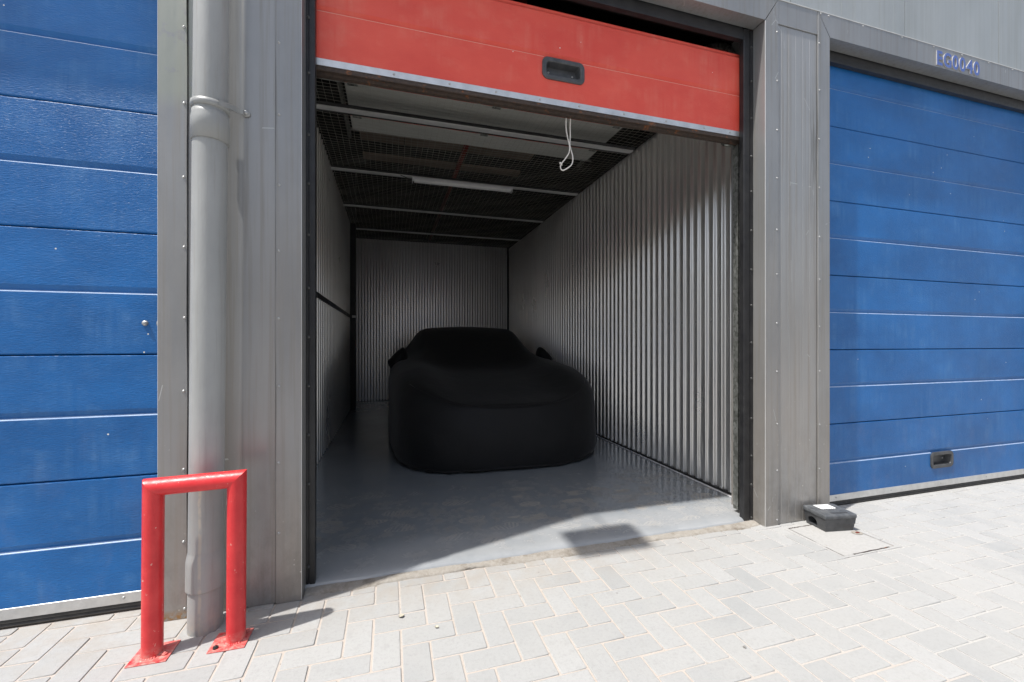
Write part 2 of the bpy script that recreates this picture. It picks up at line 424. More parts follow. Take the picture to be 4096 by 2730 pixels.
# ---------------------------------------------------------------- ground
mb = MB(); v = [mb.bm.verts.new(p) for p in ((-90, -90, -.0028), (90, -90, -.0028), (90, 90, -.0045), (-90, 90, -.0028))]
mb.bm.faces.new(v)
tag(mb.build('ground', M['joint']), kind='structure')

def inset_quad(bm, layer, x0, x1, y0, y1, g=.0035):
    x0 += g+random.uniform(0, .0012); x1 -= g+random.uniform(0, .0012); y0 += g+random.uniform(0, .0012); y1 -= g+random.uniform(0, .0012)
    y1 = min(y1, .034 if (OX0 < (x0+x1)/2 < OX1) else .124)
    if y1-y0 < .025: return
    cx, cy = (x0+x1)/2, (y0+y1)/2
    dz = random.gauss(0, .0007); tx = random.gauss(0, .0035); ty = random.gauss(0, .0035); a = random.gauss(0, .006)
    b = .005; ca, sa = cos(a), sin(a)
    def P(x, y, z): 
        X, Y = x-cx, y-cy
        return (cx+X*ca-Y*sa, cy+X*sa+Y*ca, z+dz+tx*X+ty*Y)
    def ring(o, z, cr):
        pts = []
        for (px, py, sx, sy) in ((x0+o, y0+o, 1, 1), (x1-o, y0+o, -1, 1), (x1-o, y1-o, -1, -1), (x0+o, y1-o, 1, -1)):
            A = (px+sx*cr, py); B = (px, py+sy*cr)
            pts += ([B, A] if sx == sy else [A, B])
        return [bm.verts.new(P(x, y, z)) for x, y in pts]
    R = [ring(0, -.016, .004), ring(0, -.0016, .004), ring(.0012, -.0004, .004), ring(.003, 0, .003)]
    t = random.random()
    for A, B in zip(R, R[1:]):
        for k in range(8):
            f = bm.faces.new((A[k], A[(k+1) % 8], B[(k+1) % 8], B[k])); f[layer] = t; f.smooth = True
    f = bm.faces.new(R[-1]); f[layer] = t
bm = bmesh.new(); lay = bm.faces.layers.float.new('tone')
SX, SY, X0, Y0 = 0.1056, 0.0987, 0.1482, -0.0227     # cell of the herringbone
for i in range(-34, 66):
    for j in range(-34, 4):
        k = (i+j) % 4
        x = X0+SX*i; yt = Y0+SY*j          # cell spans x..x+SX, yt-SY..yt
        if k == 0: inset_quad(bm, lay, x, x+2*SX, yt-SY, yt)
        elif k == 3: inset_quad(bm, lay, x, x+SX, yt-2*SY, yt)
me = bpy.data.meshes.new('pavement'); bmesh.ops.recalc_face_normals(bm, faces=bm.faces); bm.to_mesh(me); bm.free()
me.materials.append(M['paver'])
pv = bpy.data.objects.new('pavement', me); C.objects.link(pv); tag(pv, kind='structure')
mb = MB(); mb.box(-60, 60, -60, -3.45, -.3, -.003); tag(mb.build('yard_surface', M['paver']), kind='structure')
mb = MB(); mb.box(-60, -3.5, -3.45, 0.02, -.3, -.003); mb.box(7.2, 60, -3.45, 0.02, -.3, -.003); tag(mb.build('yard_surface', M['paver']), kind='structure')

# floor slab with a rounded, slightly uneven lip and the mortar strip in front of it
mb = MB(); bmx = mb.bm; nx = 90; rows = []
prof = [(.078, -.02), (.080, .006), (.088, .017), (.100, .024), (.125, .028), (.16, .029), (.5, .03), (6.6, .03)]
for i in range(nx+1):
    x = OX0-.32+(2.45+.70-.0)*i/nx
    ww = .004*sin(x*9.1)+.003*sin(x*23+1)
    inn = 0.0
    rows.append([bmx.verts.new((x, y+(ww if y < .15 else 0), z+(.0015*sin(x*7) if .02 < z < .0295 else 0))) for y, z in prof])
for a, b in zip(rows, rows[1:]):
    for k in range(len(prof)-1):
        f = bmx.faces.new((a[k], a[k+1], b[k+1], b[k])); f.smooth = True
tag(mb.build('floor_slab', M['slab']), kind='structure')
mb = MB(); bmx = mb.bm; rows = []
for i in range(161):
    x = OX0+.005+(OX1-OX0-.01)*i/160
    e = .031+.010*sin(x*5.3)+.006*sin(x*17+.6)+random.uniform(-.003, .003); e2 = .05+.006*sin(x*13)+random.uniform(-.003, .003)
    rows.append([bmx.verts.new(p) for p in ((x, e-.004, -.014), (x, e, .0005+random.uniform(0, .002)), (x, e2, .006+random.uniform(0, .003)), (x, .074, .009+random.uniform(0, .003)), (x, .09, .010))])
for a, b in zip(rows, rows[1:]):
    for k in range(4): bmx.faces.new((a[k], a[k+1], b[k+1], b[k])).smooth = True
tag(mb.build('mortar_strip', M['mortar']), kind='structure')

# ---------------------------------------------------------------- the storage building
bld = thing('storage_building', 'grey sheet clad storage building with wide framed door bays', 'building')
ZS = [.04+.3105*k for k in range(11)]
screw_me = MB().dome((0, 0, 0), .0062, .0038, (0, -1, 0)).dome((0, -.0030, 0), .0026, .0022, (0, -1, 0), 6).build('screw', M['screw'])
screw_mesh = screw_me.data; bpy.data.objects.remove(screw_me)
dsm = MB().dome((0, 0, 0), .0085, .006, (0, -1, 0)).build('screw', M['dark_screw']); dscrew_mesh = dsm.data; bpy.data.objects.remove(dsm)
def screw(parent, x, y, z, mesh=None):
    o = bpy.data.objects.new('screw', mesh or screw_mesh); C.objects.link(o); o.parent = parent
    o.location = Vector((x, y, z))-world_loc(parent); o.rotation_euler = (random.uniform(-.06, .06), random.uniform(0, 6), random.uniform(-.06, .06))
def ribbed(mb, x0, x1, y, z0, z1, step, depth=.0022, mi=0, back=.08):
    pts = [(x0, y)]; x = x0+step*.55
    while x < x1-step*.3:
        pts += [(x-.0022, y), (x-.0008, y+depth), (x+.0008, y+depth), (x+.0022, y)]; x += step
    pts += [(x1, y), (x1, y+back), (x0, y+back)]
    mb.ext(pts, 'z', z0, z1, mi=mi)
def pillar(x0, ribs, c1, c2, view=True):
    x1 = x0+PW
    mb = MB()
    if ribs: ribbed(mb, x0+FW+.0025, x1-FW-.0025, .007, .004, ZL-.004, .058, .0014)
    else:
        a, b = x0+FW+.0025, x1-FW-.0025; m1 = a+.188
        mb.ext([(a, .007), (m1, .007), (m1+.004, .0074), (m1+.010, .0074), (m1+.014, .007), (b, .007), (b, .087), (a, .087)], 'z', .004, ZL-.004)
    mb.box(x0+.03, x1-.03, .0885, .30, .004, ZT)
    p = mb.build('pillar', M['rib'], bld)
    for xa, xb in ((x0, x0+FW), (x1-FW, x1)):
        # folded flashing: slightly bowed free edge, mitred against the lintel
        m2 = MB(); inner = xa if xa == x0 else xb; outer = xb if xa == x0 else xa
        n = 26; cols = []
        for i in range(n+1):
            t = i/n; bow = .0014*sin(t*17+x0*3)+.0016*sin(t*31+xa); zi = .002+t*(ZL-.004); zo = .002+t*(ZT-.004)
            pr = [(inner, YR, zi), (inner, .0015, zi), (inner+(outer-inner)*.016, 0, zi), (outer-(outer-inner)*.01+bow*.4, -.0003+bow*.25-.001, zo), (outer+bow*.4, .001, zo), (outer+bow*.4, .006, zo)]
            cols.append([m2.bm.verts.new(q) for q in pr])
        for a, b in zip(cols, cols[1:]):
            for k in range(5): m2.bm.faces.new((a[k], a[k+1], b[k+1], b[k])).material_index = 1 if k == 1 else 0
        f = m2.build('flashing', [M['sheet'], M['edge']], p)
    if not view: return p
    for (xs, zz) in ((c1), (c2)):
        for z in zz: screw(p, xs+random.uniform(-.002, .002), -.0012, z)
    return p
pl = pillar(OX0-PW, False, (OX0-PW+.094, [.043, .322, .624, .951, 1.257, 1.552, 1.844, 2.153, 2.471, 2.78]), (OX0-FW+.012, [.313, .623, .961, 1.261, 1.559, 1.849, 2.16, 2.477, 2.79]))
pr_ = pillar(OX1, True, (OX1+.094, [.036, .347, .64, .971, 1.275, 1.584, 1.864, 2.19, 2.493, 2.803, 3.11]), (OX1+PW-FW+.011, [.329, .617, .967, 1.258, 1.566, 1.845, 2.166, 2.483, 2.804, 3.11]))
pillar(OX0-PW-PITCH, False, None, None, False); pillar(OX1+PITCH, True, None, None, False)
# cap piece above the ribbed field of each pillar
for x0 in (OX0-PW, OX1):
    mb = MB(); mb.box(x0+FW+.001, x0+PW-FW-.001, .001, .088, ZL-.002, ZT, .0012)
    mb.build('cap_flashing', M['sheet'], bld)
# lintels: face band with mitred ends and the soffit return
for b, nm in ((-1, 0), (0, 0), (1, 1)):
    a0 = OX0+b*PITCH; a1 = OX1+b*PITCH
    mb = MB(); B = mb.bm; g = .0022
    pf = [(a0+g, 0.0, ZL), (a1-g, 0.0, ZL), (a1+FW-g, -.0006, ZT), (a0-FW+g, -.0006, ZT)]
    V = [B.verts.new(p) for p in pf]; B.faces.new(V)
    W = [B.verts.new((p[0], YR, ZL)) for p in pf[:2]]; B.faces.new((V[0], V[1], W[1], W[0]))
    T = [B.verts.new((p[0], .02, ZT)) for p in (pf[3], pf[2])]; B.faces.new((V[3], V[2], T[1], T[0]))
    lt = mb.build('lintel', M['sheet'], bld)
    if b >= 0:
        zs = [3.306]*14; x = 2.777 if b == 1 else OX0+.1
        xs = [2.708, 2.777, 3.09, 3.47, 3.801, 4.112, 4.426, 4.719, 5.04] if b == 1 else []
        for x in xs: screw(lt, x, -.001, 3.306)
# upper cladding with vertical micro ribs and open panel joints
for k, (xa, xb, rib) in enumerate(((-8.0, -2.79, .5), (-2.785, -1.62, .12), (-1.615, -.38, .12), (-.375, .86, .12), (.865, 2.465, .12), (2.4685, 3.5155, .123), (3.5185, 4.5675, 3.), (4.571, 5.62, 3.), (5.625, 12., .5))):
    mb = MB(); ribbed(mb, xa+.001, xb-.001, .010, ZT+.0015, 5.4, rib, .0006)
    mb.build('wall_cladding', M['clad'], bld)
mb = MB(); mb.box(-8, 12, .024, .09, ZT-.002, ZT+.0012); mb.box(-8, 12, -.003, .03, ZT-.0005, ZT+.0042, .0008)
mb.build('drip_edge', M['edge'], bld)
mb = MB()   # shell behind the facade: side walls, back wall, upper front wall
mb.box(-8.0, -7.8, .1, 13, 0, 5.3); mb.box(11.8, 12, .1, 13, 0, 5.3); mb.box(-7.8, 11.8, 12.8, 13, 0, 5.3)
mb.box(-7.8, 11.8, .125, .29, ZL+.06, 5.3)
mb.box(-8, OX0-PW-PITCH, .1, .29, 0, ZL+.05); mb.box(OX1+PITCH+PW, 11.8, .1, .29, 0, ZL+.05)
mb.build('wall_shell', M['roofdark'], bld)
mb = MB(); mb.box(-8.1, 12.1, -.02, 13.1, 5.42, 5.6); rf = mb.build('roof', M['clad'], bld)
mb = MB()
for (ya, yb_) in ((2.72, 3.08), (3.45, 3.85), (4.3, 4.6), (5.1, 5.3)):
    for (xa, xb) in ((-.42, .21), (.22, 1.42), (1.43, 2.25)): mb.box(xa, xb, ya, yb_, 4.20, 4.24)
mb.build('ceiling_board', M['roofboard'], rf)
mb = MB()
mb.box(-7.75, 11.75, .3, 12.7, 4.40, 4.44)
for k in range(17): mb.box(-7.7, 11.7, .56+k*.72, .68+k*.72, 4.25, 4.39)
for x in (-4, 3.9): mb.box(x-.06, x+.06, .3, 12.7, 4.0, 4.17)
mb.build('purlin', M['roofdark'], rf)
# black door frames in each bay
for b in (-1, 0, 1):
    a0 = OX0+b*PITCH; a1 = OX1+b*PITCH
    mb = MB()
    if b == 0: mb.ext([(a0-.025, YR), (a0+.012, YR), (a0+.013, YR+.004), (a0+.016, YR+.004), (a0+.017, YR-.001), (a0+.039, YR-.001), (a0+.041, YR+.002), (a0+.041, YR+.034), (a0-.025, YR+.034)], 'z', .002, 3.16)
    if b == 0: mb.ext([(a1+.025, YR), (a1-.024, YR), (a1-.025, YR+.006), (a1-.029, YR+.006), (a1-.030, YR-.001), (a1-.073, YR-.001), (a1-.076, YR+.002), (a1-.076, YR+.034), (a1+.025, YR+.034)], 'z', .002, 3.16)
    mb.ext([(YR+.001, 3.092), (YR+.001, 3.143), (YR+.006, 3.145), (YR+.006, 3.19), (YR+.034, 3.19), (YR+.034, 3.092)], 'x', a0+(.0415 if b == 0 else .001), a1-(.0765 if b == 0 else .001))
    fr = mb.build('door_frame', M['black'], bld)
    if b == 0:
        for z in (.03, .24, .42, .67, .92, 1.15, 1.40, 1.63, 1.88, 2.12, 2.36, 2.60, 2.83, 3.05): screw(fr, a1-.013, YR+.001, z+random.uniform(-.01, .01), dscrew_mesh)
        for z in (.10, .49, .72, .95, 1.18, 1.41, 1.66, 1.9, 2.13, 2.42, 2.68): screw(fr, a0+.012, YR+.001, z, dscrew_mesh)

# ---------------------------------------------------------------- sectional doors
P0 = 0.058; PH = 0.5245
def panel_profile(z0, z1, y=YD, groove=True, th=.04):
    zc = (z0+z1)/2
    if z0 < .1: zc = .303
    pts = [(y+.006, z0+.0005), (y+.001, z0+.004), (y, z0+.007)]
    if groove: pts += [(y, zc-.0046), (y+.001, zc-.0022), (y+.0085, zc+.0022), (y+.010, zc+.006), (y+.0015, zc+.0235), (y, zc+.0265)]
    pts += [(y, z1-.008), (y+.001, z1-.005), (y+.010, z1-.0028), (y+th, z1-.0028), (y+th, z0+.0005)]
    return pts
def make_door(x0, x1, label, mat, closed=True, knobs=False, handle_x=None):
    t = thing('garage_door', label, 'garage door', ((x0+x1)/2, YD, 0), None)
    if closed:
        edges = [.058, .580]+[.580+PH*k*.9985 for k in range(1, 6)]
        edges = [.058, .580, 1.1035, 1.6285, 2.1520, 2.6760, 3.205]
        for a, b in zip(edges, edges[1:]):
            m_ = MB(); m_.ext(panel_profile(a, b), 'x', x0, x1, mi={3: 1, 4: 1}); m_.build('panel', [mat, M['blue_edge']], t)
        m_ = MB()
        m_.ext([(YD-.003, .036), (YD-.003, .080), (YD-.001, .081), (YD+.04, .057), (YD+.04, .036)], 'x', x0, x1); st = m_.build('bottom_strip', M['alu'], t)
        x = x0+.25
        while x < x1: screw(st, x, YD-.003, .06); x += .55
        m_ = MB(); m_.ext([(YD+.001, .0345), (YD-.002, .022), (YD+.004, .018), (YD-.001, .008), (YD+.006, -.004), (YD+.035, -.004), (YD+.04, .0345)], 'x', x0, x1)
        m_.build('rubber_seal', M['rubber'], t)
        m_ = MB(); m_.ext([(YD-.004, 3.139), (YD-.002, 3.128), (YD+.002, 3.128), (YD+.001, 3.139)], 'x', x0, x1); m_.build('top_seal', M['rubber'], t)
    return t
def recessed_handle(t, x0, x1, z0, z1, y=YD, rot=0.):
    # black tray with a rounded rim, hollow inside
    def rr(a, b, c, d, r, n=5):
        out = []
        for (cx, cz, s) in ((b-r, d-r, 0), (a+r, d-r, 1), (a+r, c+r, 2), (b-r, c+r, 3)):
            for k in range(n+1):
                an = (s+k/n)*pi/2; out.append((cx+r*cos(an), cz+r*sin(an)))
        return out
    rings = [(rr(x0, x1, z0, z1, .034), y+.004), (rr(x0, x1, z0, z1, .034), y-.005), (rr(x0+.004, x1-.004, z0+.004, z1-.004, .031), y-.0085),
             (rr(x0+.022, x1-.022, z0+.022, z1-.022, .020), y-.0085), (rr(x0+.026, x1-.026, z0+.026, z1-.026, .018), y-.005),
             (rr(x0+.036, x1-.036, z0+.030, z1-.034, .014), y+.034)]
    m_ = MB(); R = [[m_.bm.verts.new((p[0], yy, p[1])) for p in pts] for pts, yy in rings]
    n = len(R[0])
    for a, b in zip(R, R[1:]):
        for k in range(n): m_.bm.faces.new((a[k], a[(k+1) % n], b[(k+1) % n], b[k]))
    m_.bm.faces.new(R[-1])
    h = m_.build('handle', M['plastic'], t)
    for xx in (x0+.05, x1-.06): screw(h, xx, y+.033, (z0+z1)/2-.002)
    return h
def cut_panel(t, a, b, x0, x1, hx0, hx1, hz0, hz1, mat):
    """panel with an opening for the recessed handle: four pieces of the same profile in one mesh"""
    m_ = MB(); pr = panel_profile(a, b)
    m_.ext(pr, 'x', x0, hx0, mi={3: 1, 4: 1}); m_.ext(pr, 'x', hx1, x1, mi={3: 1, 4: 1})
    def clip(lo, hi):
        out = []
        front = [p for p in pr[:-2]]
        zz = [p[1] for p in front]
        def yat(z):
            for p, q in zip(front, front[1:]):
                if p[1] <= z <= q[1] and q[1] > p[1]: return p[0]+(q[0]-p[0])*(z-p[1])/(q[1]-p[1])
            return YD
        pts = [(yat(lo), lo)]+[p for p in front if lo < p[1] < hi]+[(yat(hi), hi), (YD+.04, hi), (YD+.04, lo)]
        return pts
    m_.ext(clip(a+.0006, hz0), 'x', hx0, hx1); m_.ext(clip(hz1, b-.003), 'x', hx0, hx1)
    return m_.build('panel', [mat, M['blue_edge']], t)

left = make_door(OX0-PITCH-.0, OX0-PW+.0-.0+.02, 'blue ribbed garage door behind the red bollard, closed, at left', M['blue'])
mb = MB().dome((-1.02, YD, 1.238), .0125, .011, (0, -1, 0), 14); mb.build('door_knob', M['screw'], left)
mb = MB().dome((-.953, YD, 1.238), .026, .006, (0, -1, 0), 18); lk = mb.build('lock_plate', M['screw'], left)
MB().box(-.968, -.962, YD-.009, YD-.003, 1.234, 1.244).build('lock_pin', M['dark_screw'], lk)

right = make_door(OX1+PW-.02, OX1+PITCH-.0, 'blue ribbed garage door under the raised unit number, closed', M['blue'])
for ch in list(right.children):
    if ch.name.startswith('panel') and min(v.co.z for v in ch.data.vertices)+0 < .1: 
        bpy.data.objects.remove(ch)
hx0, hx1, hz0, hz1 = 4.002, 4.262, .178, .304
cut_panel(right, .058, .580, OX1+PW-.02, OX1+PITCH, hx0+.01, hx1-.01, hz0+.01, hz1-.01, M['blue'])
recessed_handle(right, hx0, hx1, hz0, hz1)

# red door, rolled up: lowest section hangs vertical, the rest runs back under the roof
red = thing('garage_door', 'red ribbed garage door rolled up above the covered car', 'garage door', (.93, YD, 2.48))
RX0, RX1 = OX0+.02, OX1-.02; RZ = 2.492
a, b = RZ, RZ+.517
m_ = MB()
def red_prof(a, b):
    zc = a+.262
    return [(YD+.006, a), (YD, a+.006), (YD, zc-.0045), (YD+.0008, zc-.002), (YD+.006, zc+.0014), (YD+.007, zc+.006), (YD, zc+.024), (YD, b-.012), (YD+.004, b-.004), (YD+.012, b), (YD+.04, b), (YD+.04, a)]
pr = red_prof(a, b); hx0, hx1, hz0, hz1 = .815, 1.073, 2.628, 2.752
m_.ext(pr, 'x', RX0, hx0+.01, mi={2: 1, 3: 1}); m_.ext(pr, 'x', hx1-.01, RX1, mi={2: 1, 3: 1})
m_.ext([(YD+.006, a), (YD, a+.006), (YD, hz0+.01), (YD+.04, hz0+.01), (YD+.04, a)], 'x', hx0+.01, hx1-.01)
m_.ext([(YD+.001, hz1-.01), (YD+.006, a+.2634), (YD+.007, a+.268), (YD, a+.286), (YD, b-.012), (YD+.004, b-.004), (YD+.012, b), (YD+.04, b), (YD+.04, hz1-.01)], 'x', hx0+.01, hx1-.01)
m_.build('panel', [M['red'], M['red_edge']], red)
recessed_handle(red, hx0, hx1, hz0, hz1)
m_ = MB(); m_.ext([(YD-.003, RZ-.004), (YD-.003, RZ+.029), (YD-.001, RZ+.030), (YD+.001, RZ+.028), (YD+.001, RZ-.004)], 'x', RX0, RX1)
st = m_.build('bottom_strip', M['alu'], red)
for x in (-.345, .02, .30, .55, .80, 1.04, 1.33, 1.62, 1.9, 2.1): screw(st, x, YD-.003, RZ+.012)
m_ = MB(); zb = RZ-.005
m_.ext([(YD, zb), (YD-.001, zb-.020), (YD+.003, zb-.022), (YD+.006, zb-.017), (YD+.024, zb-.018), (YD+.027, zb-.030), (YD+.050, zb-.031), (YD+.055, zb-.010), (YD+.055, zb)], 'x', RX0, RX1)
m_.build('bottom_rail', M['rust'], red)
m_ = MB()
m_.box(RX0+.02, RX0+.11, YD+.046, YD+.075, RZ-.028, RZ+.09, .002); m_.box(RX1-.13, RX1-.02, YD+.046, YD+.075, RZ-.032, RZ+.09, .002)
m_.tube([(RX1-.12, YD+.06, RZ-.035), (RX1-.03, YD+.06, RZ-.035)], .010, 10)
m_.build('bottom_bracket', M['spangle'], red)
th = radians(55)
def place_panel(y0, z0, ang, H=.516):
    """section whose lower edge sits at (y0, z0) and which leans back by ang from vertical"""
    mm = MB(); pr = [(0.004, .002), (0.0, .006), (0.0, H-.008), (.01, H), (.03, H), (.03, .018), (.018, .002)]
    q = []
    for (yy, zz) in pr:
        q.append((y0+yy*cos(ang)+zz*sin(ang), z0-yy*sin(ang)+zz*cos(ang)))
    n = len(q)
    A = [mm.bm.verts.new((RX0, *p)) for p in q]; B = [mm.bm.verts.new((RX1, *p)) for p in q]
    for i in range(n):
        j = (i+1) % n; f = mm.bm.faces.new((A[i], A[j], B[j], B[i])); f.material_index = 1 if i == 4 else 0
    mm.bm.faces.new(A); mm.bm.faces.new(B[::-1])
    return mm.build('panel', [M['red'], M['inner']], red)
place_panel(YD+.012, 3.031, th)
yy, zz = YD+.012+.52*sin(th), 3.031+.52*cos(th)
for k in range(4):
    place_panel(yy+.525*k, zz, radians(90), .516 if k < 3 else .30)
    if k:
        for x in (RX0+.06, RX1-.06, (RX0+RX1)/2):
            m_ = MB(); cy = yy+.525*k; z_ = zz-.031
            m_.box(x-.04, x+.04, cy-.045, cy-.006, z_-.004, z_, .001); m_.box(x-.04, x+.04, cy+.006, cy+.045, z_-.004, z_, .001)
            m_.tube([(x-.04, cy, z_-.004), (x+.04, cy, z_-.004)], .006, 8)
            m_.build('hinge', M['spangle'], red)
for x in (RX0+.03, RX1-.03):
    MB().tube([(x-.06, yy+1.84, zz-.04), (x+.08, yy+1.84, zz-.04)], .008, 8).build('roller', M['screw'], red)

# tracks
for sgn, x, lab in ((-1, RX0-.03, 'galvanised door track behind the left jamb of the open bay'), (1, RX1-.0, 'galvanised door track behind the right jamb of the open bay')):
    t = thing('door_track', lab, 'door track', (x, .17, .06))
    m_ = MB()
    if sgn > 0:
        m_.ext([(x-.030, .165), (x-.030, .162), (x+.024, .162), (x+.024, .19), (x+.021, .19), (x+.021, .165)], 'z', .052, 2.46)
        m_.ext([(x-.033, .160), (x-.033, .20), (x-.0305, .20), (x-.0305, .160)], 'z', .052, 2.46)
    else:
        m_.ext([(x-.03, .178), (x+.012, .178), (x+.012, .21), (x-.03, .21)], 'z', .06, 2.46)
    m_.build('wall_angle', M['spangle'], t)
    pts = [(x+sgn*.02, .21, .3), (x+sgn*.02, .21, 2.75)]
    for k in range(9):
        a_ = k/8*pi/2; pts.append((x+sgn*.02, .21+.42*(1-cos(a_)), 2.93+.42*sin(a_)))
    pts += [(x+sgn*.02, 2.7, 3.35)]
    m_ = MB(); m_.tube(pts, .022, 6); m_.build('rail', M['spangle'], t)

# ---------------------------------------------------------------- corrugated partitions
XR, XL, YB, ZC = 2.425, -.667, 6.42, 3.135
def corr(u0, u1, pitch, depth):
    pts = []; u = u0; p = pitch
    while u < u1:
        for du, dv in ((0, 0), (.30*p, 0), (.345*p, .12*depth), (.385*p, .34*depth), (.42*p, .66*depth), (.46*p, .88*depth), (.505*p, depth), (.76*p, depth), (.80*p, .88*depth), (.84*p, .66*depth), (.875*p, .34*depth), (.915*p, .12*depth), (.955*p, 0)):
            if u+du <= u1: pts.append((u+du, dv))
        u += p
    return pts
def partition(kind, u0, u1, pos, z0, z1, depth, pitch=.0862, mir=1, dent=None, back=False):
    m_ = MB(); pr = corr(u0, u1, pitch, depth)
    if back:
        pr = []; u = u0
        while u+pitch < u1: pr += [(u, depth), (u+.64*pitch, depth), (u+.82*pitch, 0)]; u += pitch
    zs = [z0, .16, .27, .36, .52, 1.0, z1] if dent else [z0, z1]; A = []
    for z in zs:
        row = []
        for u, d in pr:
            du, dd_ = 0, 0
            if dent:
                f = exp(-((u-dent)/.035)**2)*{.16: .35, .27: 1.0, .36: .8, .52: .25}.get(z, 0)
                du, dd_ = .016*f, -d*.55*f
            row.append(m_.bm.verts.new((pos+mir*(d+dd_), u+du, z) if kind == 'x' else (u, pos+mir*d, z)))
        A.append(row)
    for P_, Q_ in zip(A, A[1:]):
        for k in range(len(pr)-1): m_.bm.faces.new((P_[k], P_[k+1], Q_[k+1], Q_[k]))
    return m_
t = thing('partition_wall', 'corrugated steel partition wall on the right of the open bay', 'partition wall', (XR, .3, 0))
partition('x', .31, YB, XR, .035, ZC, -.021, .0862, dent=.74).build('corrugated_sheet', M['galv'], t)
for k in range(14):
    o = bpy.data.objects.new('screw', screw_mesh); C.objects.link(o); o.parent = t; o.location = Vector((XR-.0225, .31+.0862*(1.63+k*2), 1.32))-Vector(t.location); o.rotation_euler = (0, 0, radians(-90))
MB().ext([(XR-.030, .031), (XR-.030, .047), (XR-.028, .049), (XR-.002, .049), (XR-.002, .031)], 'y', .32, YB-.03).build('base_trim', M['steel'], t)
MB().ext([(XR-.050, .031), (XR-.050, .0335), (XR-.031, .0345), (XR-.031, .031)], 'y', .32, YB-.03).build('sealant_line', M['lamp'], t)
MB().ext([(XR-.032, ZC-.02), (XR-.032, ZC+.012), (XR+.02, ZC+.012), (XR+.02, ZC+.009), (XR-.029, ZC+.009), (XR-.029, ZC-.02)], 'y', .32, YB-.03).build('top_trim', M['steel'], t)
m_ = MB(); m_.box(XR-.008, XR+.05, .225, .309, .031, ZC+.1); m_.build('end_post', M['steel'], t)
t = thing('partition_wall', 'corrugated steel partition wall with a black rail, left of the covered car', 'partition wall', (XL, .3, 0))
partition('x', .31, 5.33, XL, .035, ZC, .036, .118).build('corrugated_sheet', M['galv'], t)
MB().box(XL+.001, XL+.045, .32, 5.32, 1.56, 1.608, .002).build('rail', M['steel'], t)
MB().ext([(XL+.026, .031), (XL+.026, .052), (XL+.001, .052), (XL+.001, .031)], 'y', .32, 5.32).build('base_trim', M['spangle'], t)
MB().box(XL, XL+.028, .32, 5.32, ZC-.01, ZC+.012).build('top_trim', M['steel'], t)
t = thing('partition_wall', 'corrugated steel partition wall behind the covered car, closing the bay', 'partition wall', (0.9, YB, 0))
partition('y', XL-.05, XR, YB, .035, ZC, -.032, .0862*.62, back=True).build('corrugated_sheet', M['galv'], t)
MB().box(XL+.01, XR-.03, YB-.028, YB-.0215, .031, .06).build('base_trim', M['steel'], t)
MB().box(XL+.01, XR-.03, YB-.027, YB-.0205, ZC+.01, ZC+.05).build('top_trim', M['beam'], t)
o = MB().box(XL+.001, -.545, 5.335, 5.46, .031, 4.0, .002).build('steel_column', M['steel'])
tag(o, 'black square steel column standing at the rear left corner of the bay', 'column')
o.location = (0, 0, 0)
MB().box(-.60, -.535, 5.32, 5.334, 1.56, 1.60, .002).build('bracket', M['screw'], o)

# ---------------------------------------------------------------- ceiling: beams, wire mesh, lamp, pipe
BY = [1.725, 3.03, 4.34, 5.62]
BL = ['first', 'second', 'third', 'fourth']
BLAB = ['light grey ceiling beam nearest the raised red door', 'grey ceiling beam carrying the tube lamp', 'grey ceiling beam just behind the one with the tube lamp', 'grey ceiling beam closest to the rear partition wall']
bt = None
for k, y in enumerate(BY):
    if bt is None:
        bt = thing('ceiling_beam', BLAB[0], 'beam', ((XL+XR)/2, y, ZC), 'ceiling beams under the wire mesh'); first = bt
        m_ = MB(); m_.box(XL+.03, XR-.034, y-.031, y+.031, ZC-.026, ZC-.0145, .002); m_.build('web', M['beamlight'], bt)
        m_ = MB(); m_.box(XL+.03, XR-.034, y-.078, y-.0315, ZC-.014, ZC-.010); m_.box(XL+.03, XR-.034, y+.0315, y+.078, ZC-.014, ZC-.010)
        m_.build('flange', M['beam'], bt)
    else:
        c = dup(first); c.location = ((XL+XR)/2, y, ZC); c['label'] = BLAB[k]
m_ = MB(); zm = ZC+.002
def wire(pts, r):
    pts = [Vector(p) for p in pts]; rings = []
    for p, q in zip(pts, pts[1:]):
        pass
    d = (pts[-1]-pts[0]).normalized(); u = d.cross(Vector((0, 0, 1))).normalized(); w_ = Vector((0, 0, 1))
    for p in pts: rings.append([m_.bm.verts.new(p+u*r), m_.bm.verts.new(p-w_*r), m_.bm.verts.new(p-u*r), m_.bm.verts.new(p+w_*r)])
    for a, b in zip(rings, rings[1:]):
        for k in range(4): m_.bm.faces.new((a[k], a[(k+1) % 4], b[(k+1) % 4], b[k]))
def sag(x, y):
    f = 0
    for a, b in zip([.3]+BY, BY+[6.4]):
        if a <= y <= b: t_ = (y-a)/(b-a); f = -.022*sin(pi*t_)
    return f*(.8+.4*sin(x*2.1+y))
nY = int((6.38-.28)/.05)
for k in range(nY+1):
    y = .28+.05*k
    wire([(XL+.02+(XR-XL-.04)*i/24, y+.006*sin(i*.9+k*.4), zm+sag(XL+(XR-XL)*i/24, y)+.004*sin(i*1.3+k*.7)) for i in range(25)], .0011)
nX = int((XR-XL)/.058)
for k in range(1, nX):
    x = XL+.058*k
    wire([(x+.004*sin(i*.7+k), .28+(6.1)*i/48, zm+sag(x, .28+6.1*i/48)+.002) for i in range(49)], .0011)
tag(m_.build('wire_mesh_ceiling', M['wire']), 'galvanised wire mesh stretched over the ceiling beams of the open bay', 'wire mesh')

